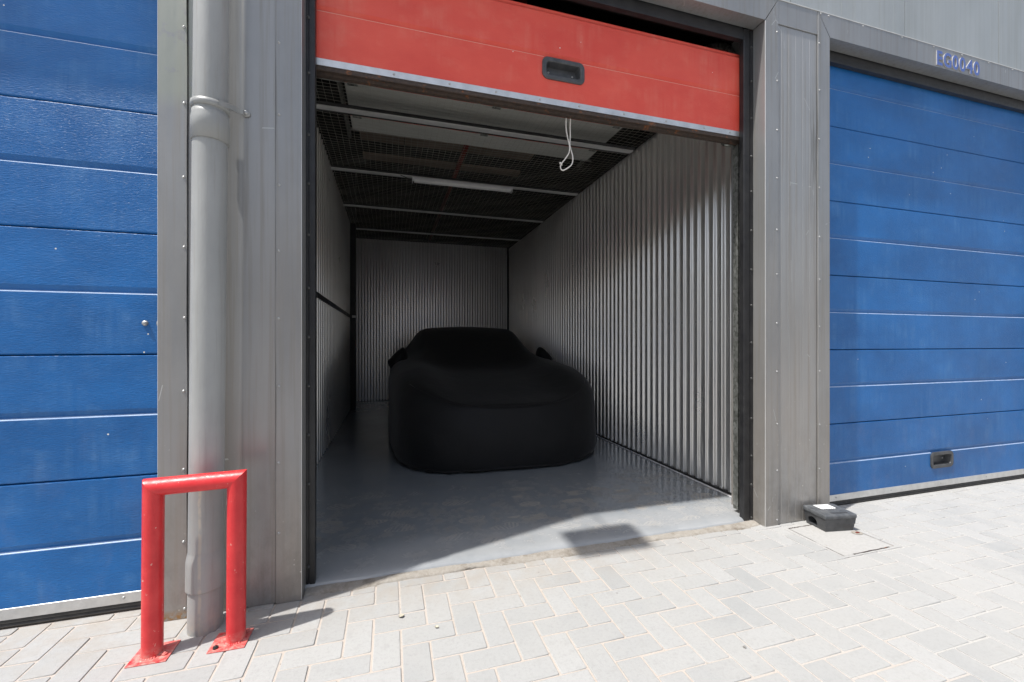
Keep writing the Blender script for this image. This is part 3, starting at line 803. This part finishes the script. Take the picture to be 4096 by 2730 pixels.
t = thing('tube_lamp', 'white tube lamp, switched off, fixed beneath a ceiling beam', 'lamp', (.85, 2.93, 3.07))
ly = 2.975
m_ = MB(); m_.ext([(ly-.030, 3.088), (ly-.034, 3.070), (ly-.034, 3.058), (ly+.030, 3.058), (ly+.030, 3.070), (ly+.026, 3.088)], 'x', .262, 1.462); m_.build('housing', M['lamp'], t)
m_ = MB(); m_.ext([(ly-.032, 3.0575), (ly-.024, 3.040), (ly-.008, 3.032), (ly+.008, 3.032), (ly+.022, 3.040), (ly+.028, 3.0575)], 'x', .275, 1.450); m_.build('diffuser', M['white'], t)
for xa in (.252, 1.463): MB().box(xa, xa+.009, ly-.036, ly+.032, 3.030, 3.090, .002).build('end_cap', M['lamp'], t)
m_ = MB(); m_.tube([(.252, ly, 3.06), (.22, ly, 3.066), (.18, ly+.02, 3.09), (.10, ly+.03, 3.12), (-.3, ly+.06, 3.13)], .004, 6); m_.build('cable', M['rubber'], t)

o = MB().tube([(1.02, .6, 3.88), (1.02, 12, 3.88)], .035, 12).build('sprinkler_pipe', M['redpipe'])
tag(o, 'dark red pipe running under the roof above the wire mesh', 'pipe')

# pull rope
pts = [(.984, .176, 2.478), (.986, .19, 2.44), (.992, .2, 2.395), (1.004, .2, 2.34), (1.013, .2, 2.305), (1.008, .2, 2.265), (.985, .2, 2.228), (.962, .2, 2.198), (.955, .2, 2.178), (.960, .2, 2.163), (.974, .2, 2.160), (1.000, .2, 2.176), (1.024, .2, 2.197), (1.034, .2, 2.228), (1.031, .203, 2.262), (1.022, .204, 2.29), (1.016, .204, 2.32), (1.019, .204, 2.375), (1.016, .2, 2.43), (1.010, .176, 2.478)]
def smooth_path(p, n=4):
    out = []; P = [Vector(q) for q in p]
    for i in range(len(P)-1):
        p0, p1, p2, p3 = P[max(i-1, 0)], P[i], P[i+1], P[min(i+2, len(P)-1)]
        for k in range(n):
            t_ = k/n; out.append(.5*((2*p1)+(-p0+p2)*t_+(2*p0-5*p1+4*p2-p3)*t_*t_+(-p0+3*p1-3*p2+p3)*t_**3))
    out.append(P[-1]); return out
rp = thing('pull_rope', 'knotted white rope loop hanging from the raised red door', 'rope', (1.0, .18, 2.478))
MB().tube(smooth_path(pts), .0036, 8).build('loop', M['rope'], rp)
m_ = MB(); kp = [(.957+.007*cos(a_*1.9)*(1+.3*sin(a_*3)), .2+.006*sin(a_*2.3), 2.196+.007*sin(a_*1.7)) for a_ in [i*.55 for i in range(18)]]
m_.tube(kp, .0034, 7).build('knot', M['rope'], rp)

# ---------------------------------------------------------------- unit number
un = thing('unit_number', 'raised blue unit number on the grey lintel over the right door', 'sign', (4.07, 0, 3.178))
for chr_, xa, xb, za, zb_ in (('E', 3.826, 3.886, 3.179, 3.283), ('G', 3.898, 3.984, 3.177, 3.285), ('0', 3.996, 4.064, 3.177, 3.285), ('0', 4.075, 4.144, 3.177, 3.285), ('4', 4.154, 4.228, 3.179, 3.283), ('0', 4.237, 4.308, 3.177, 3.285)):
    cu = bpy.data.curves.new('letter', 'FONT'); cu.body = chr_; cu.size = 1; cu.extrude = .06; cu.offset = .026; cu.resolution_u = 4
    tmp = bpy.data.objects.new('tmp', cu); C.objects.link(tmp)
    dg = bpy.context.evaluated_depsgraph_get(); me = bpy.data.meshes.new_from_object(tmp.evaluated_get(dg)); bpy.data.objects.remove(tmp)
    xs = [v.co.x for v in me.vertices]; ys = [v.co.y for v in me.vertices]
    for v in me.vertices:
        px = xa+(v.co.x-min(xs))/(max(xs)-min(xs))*(xb-xa); pz = za+(v.co.y-min(ys))/(max(ys)-min(ys))*(zb_-za)
        v.co = (px, -.007 if v.co.z > 0 else .0005, pz)
    # mirrored handedness is harmless: no text is flipped (x stays x)
    me.materials.clear(); me.materials.append(M['letter']); me.materials.append(M['letterside'])
    me.update()
    for p in me.polygons: p.material_index = 0 if abs(p.normal.y) > .7 else 1; p.use_smooth = False
    o = bpy.data.objects.new('letter', me); C.objects.link(o); o.parent = un; o.location = -Vector(un.location)

# ---------------------------------------------------------------- drainpipe
dp = thing('drainpipe', 'thick grey drainpipe running down the left pillar to the paving', 'drainpipe', (-.717, -.082, 0))
def pc(z): return -.719+.0088*z, -.082
def vt(m_, zs, rs, n=40, cap=False):
    pts = [(*pc(z), z) for z in zs]; rings = []
    for (x, y, z), r in zip(pts, rs):
        rings.append([m_.bm.verts.new((x+r*cos(2*pi*k/n), y+r*sin(2*pi*k/n), z)) for k in range(n)])
    for a, b in zip(rings, rings[1:]):
        for k in range(n): m_.bm.faces.new((a[k], a[(k+1) % n], b[(k+1) % n], b[k])).smooth = True
R0 = .0598
m_ = MB(); vt(m_, [-.01, 5.3], [R0, R0]); m_.build('pipe', M['pipe'], dp)
m_ = MB(); vt(m_, [1.966, 1.9665, 2.055, 2.070, 2.085, 2.0855], [R0+.0005, R0+.0062, R0+.0062, R0+.003, R0+.0025, R0]); m_.build('socket', M['pipe'], dp)
m_ = MB(); vt(m_, [.168, .1682, .172, .27, .280, .292, .306, .314, .318], [R0+.0004, R0+.0066, R0+.007, R0+.0066, R0+.0062, R0+.0046, R0+.0018, R0+.0010, R0+.0004]); m_.build('socket', M['pipe'], dp)
cl = MB(); cx, cy = pc(2.1); n = 44; rg = []
prof_c = [(R0+.0005, -.013), (R0+.0065, -.012), (R0+.0075, 0), (R0+.0065, .012), (R0+.0005, .013)]
for k in range(n+1):
    a_ = 2*pi*k/n; rg.append([cl.bm.verts.new((cx+r*cos(a_), cy+r*sin(a_), 2.108+dz)) for r, dz in prof_c])
for a, b in zip(rg, rg[1:]):
    for k in range(4): cl.bm.faces.new((a[k], a[k+1], b[k+1], b[k])).smooth = True
# tail of the clamp runs from the pipe to its fixing on the wall
tail = smooth_path([(cx+.045, cy-.049, 2.112), (cx+.062, cy-.025, 2.116), (cx+.073, cy+.01, 2.126), (cx+.080, cy+.055, 2.140), (cx+.096, cy+.080, 2.148)], 5)
rr_ = []
for i, p in enumerate(tail):
    rr_.append([cl.bm.verts.new(p+Vector(q)) for q in ((.002, -.003, .011), (.002, -.003, -.011), (-.002, .003, -.011), (-.002, .003, .011))])
for a, b in zip(rr_, rr_[1:]):
    for k in range(4): cl.bm.faces.new((a[k], a[(k+1) % 4], b[(k+1) % 4], b[k]))
cl.dome((cx+.104, .003, 2.146), .016, .009, (0, -1, 0), 16)
clo = cl.build('clamp', M['pipe'], dp)
MB().dome((cx+.104, -.006, 2.146), .009, .006, (0, -1, 0), 8).build('screw', M['screw'], clo)

# ---------------------------------------------------------------- bollard
bo = thing('bollard', 'red steel hoop bollard bolted to the paving in front of the drainpipe', 'bollard', (-.70, -.205, 0))
bx0, bx1, by, bh, br = -.842, -.572, -.205, .620, .0325
def square_tube(m_, pts, n=28):
    rings = []
    for i, p in enumerate(pts):
        p = Vector(p)
        # mitre plane
        if i == 0: d1 = (Vector(pts[1])-p).normalized(); nrm = d1; dd = d1
        elif i == len(pts)-1: dd = (p-Vector(pts[i-1])).normalized(); nrm = dd
        else:
            a_ = (p-Vector(pts[i-1])).normalized(); b_ = (Vector(pts[i+1])-p).normalized(); nrm = (a_+b_).normalized(); dd = a_
        yv = Vector((0, 1, 0)); uv = dd.cross(yv).normalized(); ring = []
        for k in range(n):
            o_ = yv*br*cos(2*pi*k/n)+uv*br*sin(2*pi*k/n)
            s_ = -o_.dot(nrm)/dd.dot(nrm) if i not in (0, len(pts)-1) else 0
            ring.append(m_.bm.verts.new(p+o_+dd*s_))
        rings.append(ring)
    for a, b in zip(rings, rings[1:]):
        for k in range(n): m_.bm.faces.new((a[k], a[(k+1) % n], b[(k+1) % n], b[k])).smooth = True
def limb(pa, pb, cut_a=None, cut_b=None, n=32):
    """pipe from pa to pb whose ends are cut by planes through the end point with the given normals (mitres)"""
    m_ = MB(); pa, pb = Vector(pa), Vector(pb); dd = (pb-pa).normalized(); yv = Vector((0, 1, 0)); uv = dd.cross(yv).normalized(); R_ = []
    for p, cn in ((pa, cut_a), (pb, cut_b)):
        ring = []
        for k in range(n):
            o_ = yv*br*cos(2*pi*k/n)+uv*br*sin(2*pi*k/n)
            s_ = -o_.dot(cn)/dd.dot(cn) if cn is not None else 0
            ring.append(m_.bm.verts.new(p+o_+dd*s_))
        R_.append(ring)
    # subdivide along
    for k in range(n): m_.bm.faces.new((R_[0][k], R_[0][(k+1) % n], R_[1][(k+1) % n], R_[1][k])).smooth = True
    return m_
ztop = bh-.0
nl = Vector((1, 0, 1)).normalized(); nr = Vector((-1, 0, 1)).normalized()
A_, B_ = (bx0, by, .004), (bx0+.004, by, ztop-.0); D_, E_ = (bx1+.004, by, ztop+.006), (bx1, by, .004)
limb(A_, B_, None, nl).build('post', M['bollard'], bo)
limb(E_, D_, None, nr).build('post', M['bollard'], bo)
limb(B_, D_, nl, nr).build('crossbar', M['bollard'], bo)
for cx_, cy_, s_ in ((-.838, -.203, 1), (-.588, -.205, 1)):
    m_ = MB(); R_ = Matrix.Rotation(radians(-1), 3, 'Z'); m_.box(cx_-.062, cx_+.062, cy_-.056, cy_+.056, .0005, .0055, .001, rot=R_, piv=(cx_, cy_, 0))
    px0 = bx0 if cx_ < -.7 else bx1
    for k in range(26):
        a_ = 2*pi*k/26; m_.dome((px0+.0335*cos(a_), by+.0335*sin(a_), .004), .0055, .0055+random.uniform(0, .002), (0, 0, 1), 6)
    pl_ = m_.build('base_plate', M['bollard'], bo)
    m_ = MB()
    px, py = (cx_-.040, cy_-.036) if cx_ > -.7 else (cx_+.043, cy_-.020)
    m_.tube([(px, py, .0055), (px, py, .012)], .0095, 6).dome((px, py, .012), .006, .005, (0, 0, 1), 8)
    m_.build('bolt', M['steel'] if cx_ > -.7 else M['bollard'], pl_)
    if cx_ > -.7: MB().tube([(cx_+.045, cy_+.036, .0055), (cx_+.045, cy_+.036, .012)], .0095, 6).build('bolt', M['bollard'], pl_)

# ---------------------------------------------------------------- rodent bait box and inspection cover
bc = Vector((2.642, -.105, 0)); ang = radians(-8.8)
bb = thing('bait_box', 'black plastic rodent bait box with a white label by the right pillar', 'bait box', bc)
bb.rotation_euler = (0, 0, ang)
def local_build(m_, name, mat, par):
    bmesh.ops.recalc_face_normals(m_.bm, faces=m_.bm.faces)
    me = bpy.data.meshes.new(name); m_.bm.to_mesh(me); m_.bm.free()
    for q in (mat if isinstance(mat, list) else [mat]): me.materials.append(q)
    o = bpy.data.objects.new(name, me); C.objects.link(o); o.parent = par; return o
m_ = MB()
bw, bd = .104, .080
# body: tapered walls, entrance hole cut in the left end by building the end wall from pieces
def quad(*p): m_.bm.faces.new([m_.bm.verts.new(q) for q in p])
zt_ = .080; e = .010
fl = [(-bw+e, -bd+e, .004), (bw-e, -bd+e, .004), (bw-e, bd-e, .004), (-bw+e, bd-e, .004)]
tp = [(-bw, -bd, zt_), (bw, -bd, zt_), (bw, bd, zt_), (-bw, bd, zt_)]
def L(a, b, t_): return tuple(a[i]+(b[i]-a[i])*t_ for i in range(3))
quad(fl[0], fl[1], L(fl[1], tp[1], .55), L(fl[0], tp[0], .55))
s1 = [L(fl[i], tp[i], .55) for i in range(4)]; s2 = [(p[0]*1.02, p[1]*1.02, p[2]+.001) for p in s1]
quad(s1[0], s1[1], s2[1], s2[0]); quad(s2[0], s2[1], tp[1], tp[0])
quad(fl[1], fl[2], s1[2], s1[1]); quad(s1[1], s1[2], s2[2], s2[1]); quad(s2[1], s2[2], tp[2], tp[1])
quad(fl[2], fl[3], tp[3], tp[2]); quad(*fl); quad(*tp)
def lw(y, z):   # point on the left wall
    t_ = (z-.004)/(zt_-.004); return (-bw+e-e*t_, y, z)
hy0, hy1, hz = -.012, .052, .062
yb0 = lambda z: -bd+e-e*(z-.004)/(zt_-.004)
arch = [(hy0, .014)]+[((hy0+hy1)/2-(hy1-hy0)/2*cos(pi*k/8), hz-.022+.022*sin(pi*k/8)) for k in range(9)]+[(hy1, .014)]
quad(lw(yb0(.004), .004), lw(hy0, .004), lw(hy0, zt_), lw(yb0(zt_), zt_))
quad(lw(hy1, .004), lw(-yb0(.004), .004), lw(-yb0(zt_), zt_), lw(hy1, zt_))
quad(lw(hy0, .004), lw(hy1, .004), lw(hy1, .014), lw(hy0, .014))
for a, b in zip(arch[1:-1], arch[2:-1]): quad(lw(*a), lw(*b), lw(b[0], zt_), lw(a[0], zt_))
for a, b in zip(arch, arch[1:]+arch[:1]):   # tunnel
    A, B2 = lw(*a), lw(*b); quad(A, B2, (A[0]+.07, B2[1], B2[2]), (A[0]+.07, A[1], A[2]))
quad(*[(lw(*a)[0]*0-.03, a[0], a[1]) for a in arch])
body = local_build(m_, 'body', M['plastic'], bb)
m_ = MB(); m_.box(-bw-.006, bw+.006, -bd-.006, bd+.006, .0795, .108, .010, 3)
for v in m_.bm.verts:
    if v.co.z > .1 and v.co.y > -.02: v.co.z += .003
lid = local_build(m_, 'lid', M['dusty'], bb)
m_ = MB()
for k in range(3): m_.box(-.045+k*.004, .07, -.050-k*.007, -.047-k*.007, .1075, .1098, .0006)
m_.box(-.066, .066, .008, .012, .108, .112, .001)
local_build(m_, 'lid_ridge', M['plastic'], bb)
m_ = MB()
lp = [(-.052, .066), (.052, .066), (.052, .004)]
for k in range(13):
    x = .052-(k+.5)*.104/13; lp += [(x, -.0015 if k % 2 else .004)]
lp += [(-.052, .004)]
mz = .1125; Vt = [m_.bm.verts.new((x, y, mz)) for x, y in lp]; Vb = [m_.bm.verts.new((x, y, mz-.0012)) for x, y in lp]
m_.bm.faces.new(Vt); m_.bm.faces.new(Vb[::-1])
for i in range(len(lp)): j = (i+1) % len(lp); m_.bm.faces.new((Vt[i], Vt[j], Vb[j], Vb[i]))
local_build(m_, 'paper_label', M['white'], bb)

ic = thing('inspection_cover', 'cement smeared square inspection cover with rusty edges before the bait box', 'inspection cover', (2.54, -.235, 0))
cq = [(2.366, -.062), (2.348, -.402), (2.735, -.398), (2.738, -.062)]
m_ = MB(); Vt = [m_.bm.verts.new((x, y, .0030)) for x, y in cq]; Vb = [m_.bm.verts.new((x, y, -.02)) for x, y in cq]
f = m_.bm.faces.new(Vt)
for i in range(4): j = (i+1) % 4; m_.bm.faces.new((Vt[i], Vt[j], Vb[j], Vb[i]))
m_.build('plate', M['plate'], ic)
m_ = MB()
def strip(a, b, w_, z):
    a, b = Vector((*a, 0)), Vector((*b, 0)); d = (b-a).normalized(); nrm = Vector((-d.y, d.x, 0)); n = 14; row = []
    for k in range(n+1):
        p = a+(b-a)*k/n; j1 = random.uniform(.35, 1)*w_; j0 = random.uniform(0, .5)*w_
        row.append([m_.bm.verts.new((p.x-nrm.x*j0, p.y-nrm.y*j0, z)), m_.bm.verts.new((p.x+nrm.x*j1, p.y+nrm.y*j1, z))])
    for a_, b_ in zip(row, row[1:]): m_.bm.faces.new((a_[0], a_[1], b_[1], b_[0]))
strip(cq[0], (2.356, -.24), .002, .0042); strip((2.352, -.30), cq[1], .002, .0042); strip((2.42, -.402), (2.70, -.399), .006, .0042); strip(cq[2], (2.737, -.10), .0035, .0042); strip((2.42, -.062), (2.62, -.062), .006, .0042); strip((2.366, -.062), (2.44, -.062), .007, .0044)
m_.build('rusty_rim', M['rust'], ic)
m_ = MB(); m_.box(2.338, 2.746, -.412, -.055, -.018, .0015); m_.build('frame', M['plate'], ic)
m_ = MB(); n = 18; V0 = [m_.bm.verts.new((2.708+.030*cos(2*pi*k/n)*(1.1), -.222+.026*sin(2*pi*k/n), .0052)) for k in range(n)]; m_.bm.faces.new(V0)
kp = m_.build('key_socket', M['mortar'], ic)
m_ = MB(); V0 = [m_.bm.verts.new((x, y, .0066)) for x, y in ((2.695, -.228), (2.700, -.216), (2.722, -.212), (2.728, -.222), (2.718, -.232))]; m_.bm.faces.new(V0); m_.build('key_slot', rust('deep_rust', (.10, .02, .012)), kp)

# ---------------------------------------------------------------- small litter on the paving
def leaf(x, y, s, r, label):
    m_ = MB(); n = 10; top = []; V = []
    for k in range(n+1):
        t_ = k/n; wd = s*.42*sin(pi*t_)**.8; zz_ = .002+s*.12*(sin(pi*t_)*.6+.3*t_)
        V.append([m_.bm.verts.new(((t_-.5)*s*cos(r)-q*wd*sin(r)+x, (t_-.5)*s*sin(r)+q*wd*cos(r)+y, zz_+abs(q)*s*.18)) for q in (-1, 0, 1)])
    for a, b in zip(V, V[1:]):
        for k in range(2): m_.bm.faces.new((a[k], a[k+1], b[k+1], b[k]))
    o = m_.build('dry_leaf', M['leaf']); tag(o, label, 'leaf', 'dry leaves on the paving')
leaf(.047, -.243, .024, .4, 'curled dry leaf on the paving, close to the left pillar')
leaf(.182, -.352, .018, -.7, 'small dry leaf scrap lying farther out on the pavers')
leaf(.745, .085, .022, .2, 'pale leaf lying on the mortar edge of the threshold')
def pebble(x, y, s, label):
    m_ = MB(); bmesh.ops.create_icosphere(m_.bm, subdivisions=2, radius=s)
    for v in m_.bm.verts: v.co *= random.uniform(.8, 1.1); v.co.z *= .6; v.co += Vector((x, y, s*.5))
    tag(m_.build('pebble', M['stone']), label, 'pebble', 'pebbles on the paving')
pebble(1.288, -.790, .0065, 'dark pebble near the bottom edge, alone on the pavers')

# ---------------------------------------------------------------- covered car
car = thing('covered_car', 'low sports car under a tight black fabric cover, parked in the open bay', 'car', (1.06, 3.7, .03))
XC = 1.06
def interp(tab, y):
    if y <= tab[0][0]: return tab[0][1]
    for (a, va), (b, vb) in zip(tab, tab[1:]):
        if y <= b:
            t_ = (y-a)/(b-a); return va+(vb-va)*t_
    return tab[-1][1]
def sm(a, b, x):
    t_ = max(0, min(1, (x-a)/(b-a))); return t_*t_*(3-2*t_)
Wt = [(1.435, .20), (1.445, .36), (1.47, .52), (1.51, .64), (1.57, .76), (1.65, .86), (1.76, .945), (1.90, 1.0), (2.08, 1.035), (2.35, 1.06), (3.0, 1.07), (4.0, 1.06), (5.0, 1.06), (5.5, 1.02), (5.8, .93), (5.95, .78), (6.02, .5)]
Hc = [(1.435, .56), (1.47, .60), (1.55, .62), (1.8, .665), (2.2, .74), (2.7, .82), (3.1, .88), (4.5, .90), (5.4, .92), (5.9, .88), (6.02, .80)]
Hf = [(1.435, 0), (1.55, .03), (1.75, .085), (2.0, .125), (2.3, .14), (2.8, .10), (3.3, .05), (4.2, .03), (4.9, .09), (5.6, .04), (6.02, 0)]
def cabin(y): return sm(2.72, 3.85, y)*(1-sm(4.35, 5.9, y)*.85)
def top(x, y):
    ax = abs(x); h = interp(Hc, y); h += interp(Hf, y)*exp(-((ax-.78)/.25)**2)
    cb = cabin(y)
    if cb > 0:
        wt = .54+.05*cb; wb_ = .93
        s = 1-sm(wt, wb_, ax)
        s2 = s*.93+.07*max(0, 1-(ax/.62)**2)
        h = max(h, h+cb*(1.375-h)*s2)
    return h
ys = [1.435, 1.445, 1.457, 1.475, 1.50, 1.53, 1.57, 1.61, 1.66, 1.72, 1.79, 1.87, 1.96]+[2.06+.11*k for k in range(36)]+[5.98, 6.02]
m_ = MB(); secs = []
for y in ys:
    W = interp(Wt, y); top_r = min(.19, W*.3)
    half = []
    nU = 15
    hs = top(W-top_r, y)
    for k in range(nU+1): half.append(((W-top_r)*k/nU, top((W-top_r)*k/nU, y)))
    for k in range(1, 7):
        a_ = k/6*pi/2; half.append((W-top_r+top_r*sin(a_), hs-.21*(1-cos(a_))))
    zl = hs-.21; zb_ = .060
    bul = .010
    for t_ in (.15, .32, .5, .68, .84, .94, 1.0):
        z = zl+(zb_-zl)*t_; hem = -.035*max(0, (t_-.8)/.2)**1.5
        half.append((W+bul*sin(pi*min(1, t_*1.15))*min(1, W/.8)-.02*t_+(.028*sm(.55, .92, t_))+hem, z))
    pts = [(-x, z) for x, z in half[:0:-1]]+half
    row = []
    for i, (x, z) in enumerate(pts):
        yy_ = y
        # nose leans back towards the top, small folds near the hem
        lean = .10*sm(.2, .62, z)*sm(2.2, 1.44, y)
        fold = .004*sin(x*9+z*16+1.1*y)*sm(.72, .45, z)*sm(.1, .3, z)+.006*sin(x*19+y*7)*sm(.35, .08, z)+.003*sin(x*47+z*9)*sm(.25, .07, z)
        row.append(m_.bm.verts.new((XC+x+(fold*.8 if abs(x) > .6 else 0), yy_+lean*.6+(fold if y < 1.9 else 0), z+(.008*sin(x*6+1.3+y*5) if z < .09 else 0))))
    secs.append(row)
for a, b in zip(secs, secs[1:]):
    for k in range(len(a)-1): m_.bm.faces.new((a[k], a[k+1], b[k+1], b[k])).smooth = True
for row in (secs[0], secs[-1]):
    n = len(row)//2; 
    for k in range(n):
        i, j = k, len(row)-1-k
        if j-i < 2: break
        m_.bm.faces.new((row[i], row[i+1], row[j-1], row[j]) if j-1 > i+1 else (row[i], row[i+1], row[j])).smooth = True
hp = [Vector(secs[i][0].co) for i in range(30, -1, -1)]+[Vector(secs[i][-1].co) for i in range(0, 31)]
cv = m_.build('fabric_cover', M['fabric'], car)
for s_ in (-1, 1):
    m_ = MB(); bmesh.ops.create_uvsphere(m_.bm, u_segments=20, v_segments=14, radius=1)
    for v in m_.bm.verts:
        x, y, z = v.co; v.co = (XC+s_*(.965+.118*x-.05*max(0, z)*(x+1)), 3.30+.12*y, .95+.14*z-(.025*x))
    m_.build('mirror_cover', M['fabric'], car, smooth=True)
hp2 = [hp[0]]
for p in hp[1:]:
    if (p-hp2[-1]).length > .03: hp2.append(p+Vector((0, 0, random.uniform(-.003, .003))))
MB().tube(smooth_path(hp2, 3), [.010+.0025*sin(i*.9)+random.uniform(-.001, .001) for i in range((len(hp2)-1)*3+1)], 8).build('elastic_hem', M['fabric'], car)
# stitched seam over the nose and the elastic hem
seam = []
for k in range(41):
    u = -1+2*k/40; x = u*.93; yn = None
    for y in [1.435+.005*q for q in range(120)]:
        if interp(Wt, y)-.10 >= abs(x): yn = y; break
    if yn is None: continue
    seam.append((XC+x, yn+.052, top(x, yn+.03)-.004))
if len(seam) > 3: MB().tube(seam, .0022, 6).build('seam', M['fabric'], car)
for x, y in ((XC-.8, 2.35), (XC+.8, 2.35), (XC-.8, 4.95), (XC+.8, 4.95)):
    m_ = MB(); m_.tube([(x-.12, y, .355), (x-.10, y, .355), (x+.10, y, .355), (x+.12, y, .355)], [.29, .325, .325, .29], 30); m_.build('wheel', M['rubber'], car)

# ---------------------------------------------------------------- floodlight high on the facade (it throws the soft patch of shadow on the threshold)
fl_ = thing('floodlight', 'grey wall floodlight on an arm high above the left pillar', 'floodlight', (-.62, .01, 4.15))
m_ = MB(); m_.box(-.87, -.43, -.56, -.31, 4.0, 4.08, .01); m_.build('housing', M['plastic'], fl_)
m_ = MB(); m_.tube([(-.62, .01, 4.18), (-.62, -.2, 4.16), (-.62, -.42, 4.085)], .006, 8); m_.build('arm', M['plastic'], fl_)

# ---------------------------------------------------------------- facing row of units across the yard
ob = thing('storage_building', 'plain beige storage block with blue doors across the yard', 'building', (0, -13, 0))
m_ = MB(); m_.box(-25, 25, -19, -13, 0, 5.4); m_.build('wall', plain('beige_render', (.68, .60, .49), (.74, .66, .55), .8, 0, 3, .2), ob)
for k in range(-5, 6):
    m_ = MB(); m_.box(k*3.17-.3, k*3.17+2.3, -13.0, -12.96, .04, 2.0); m_.build('door', M['blue'], ob)
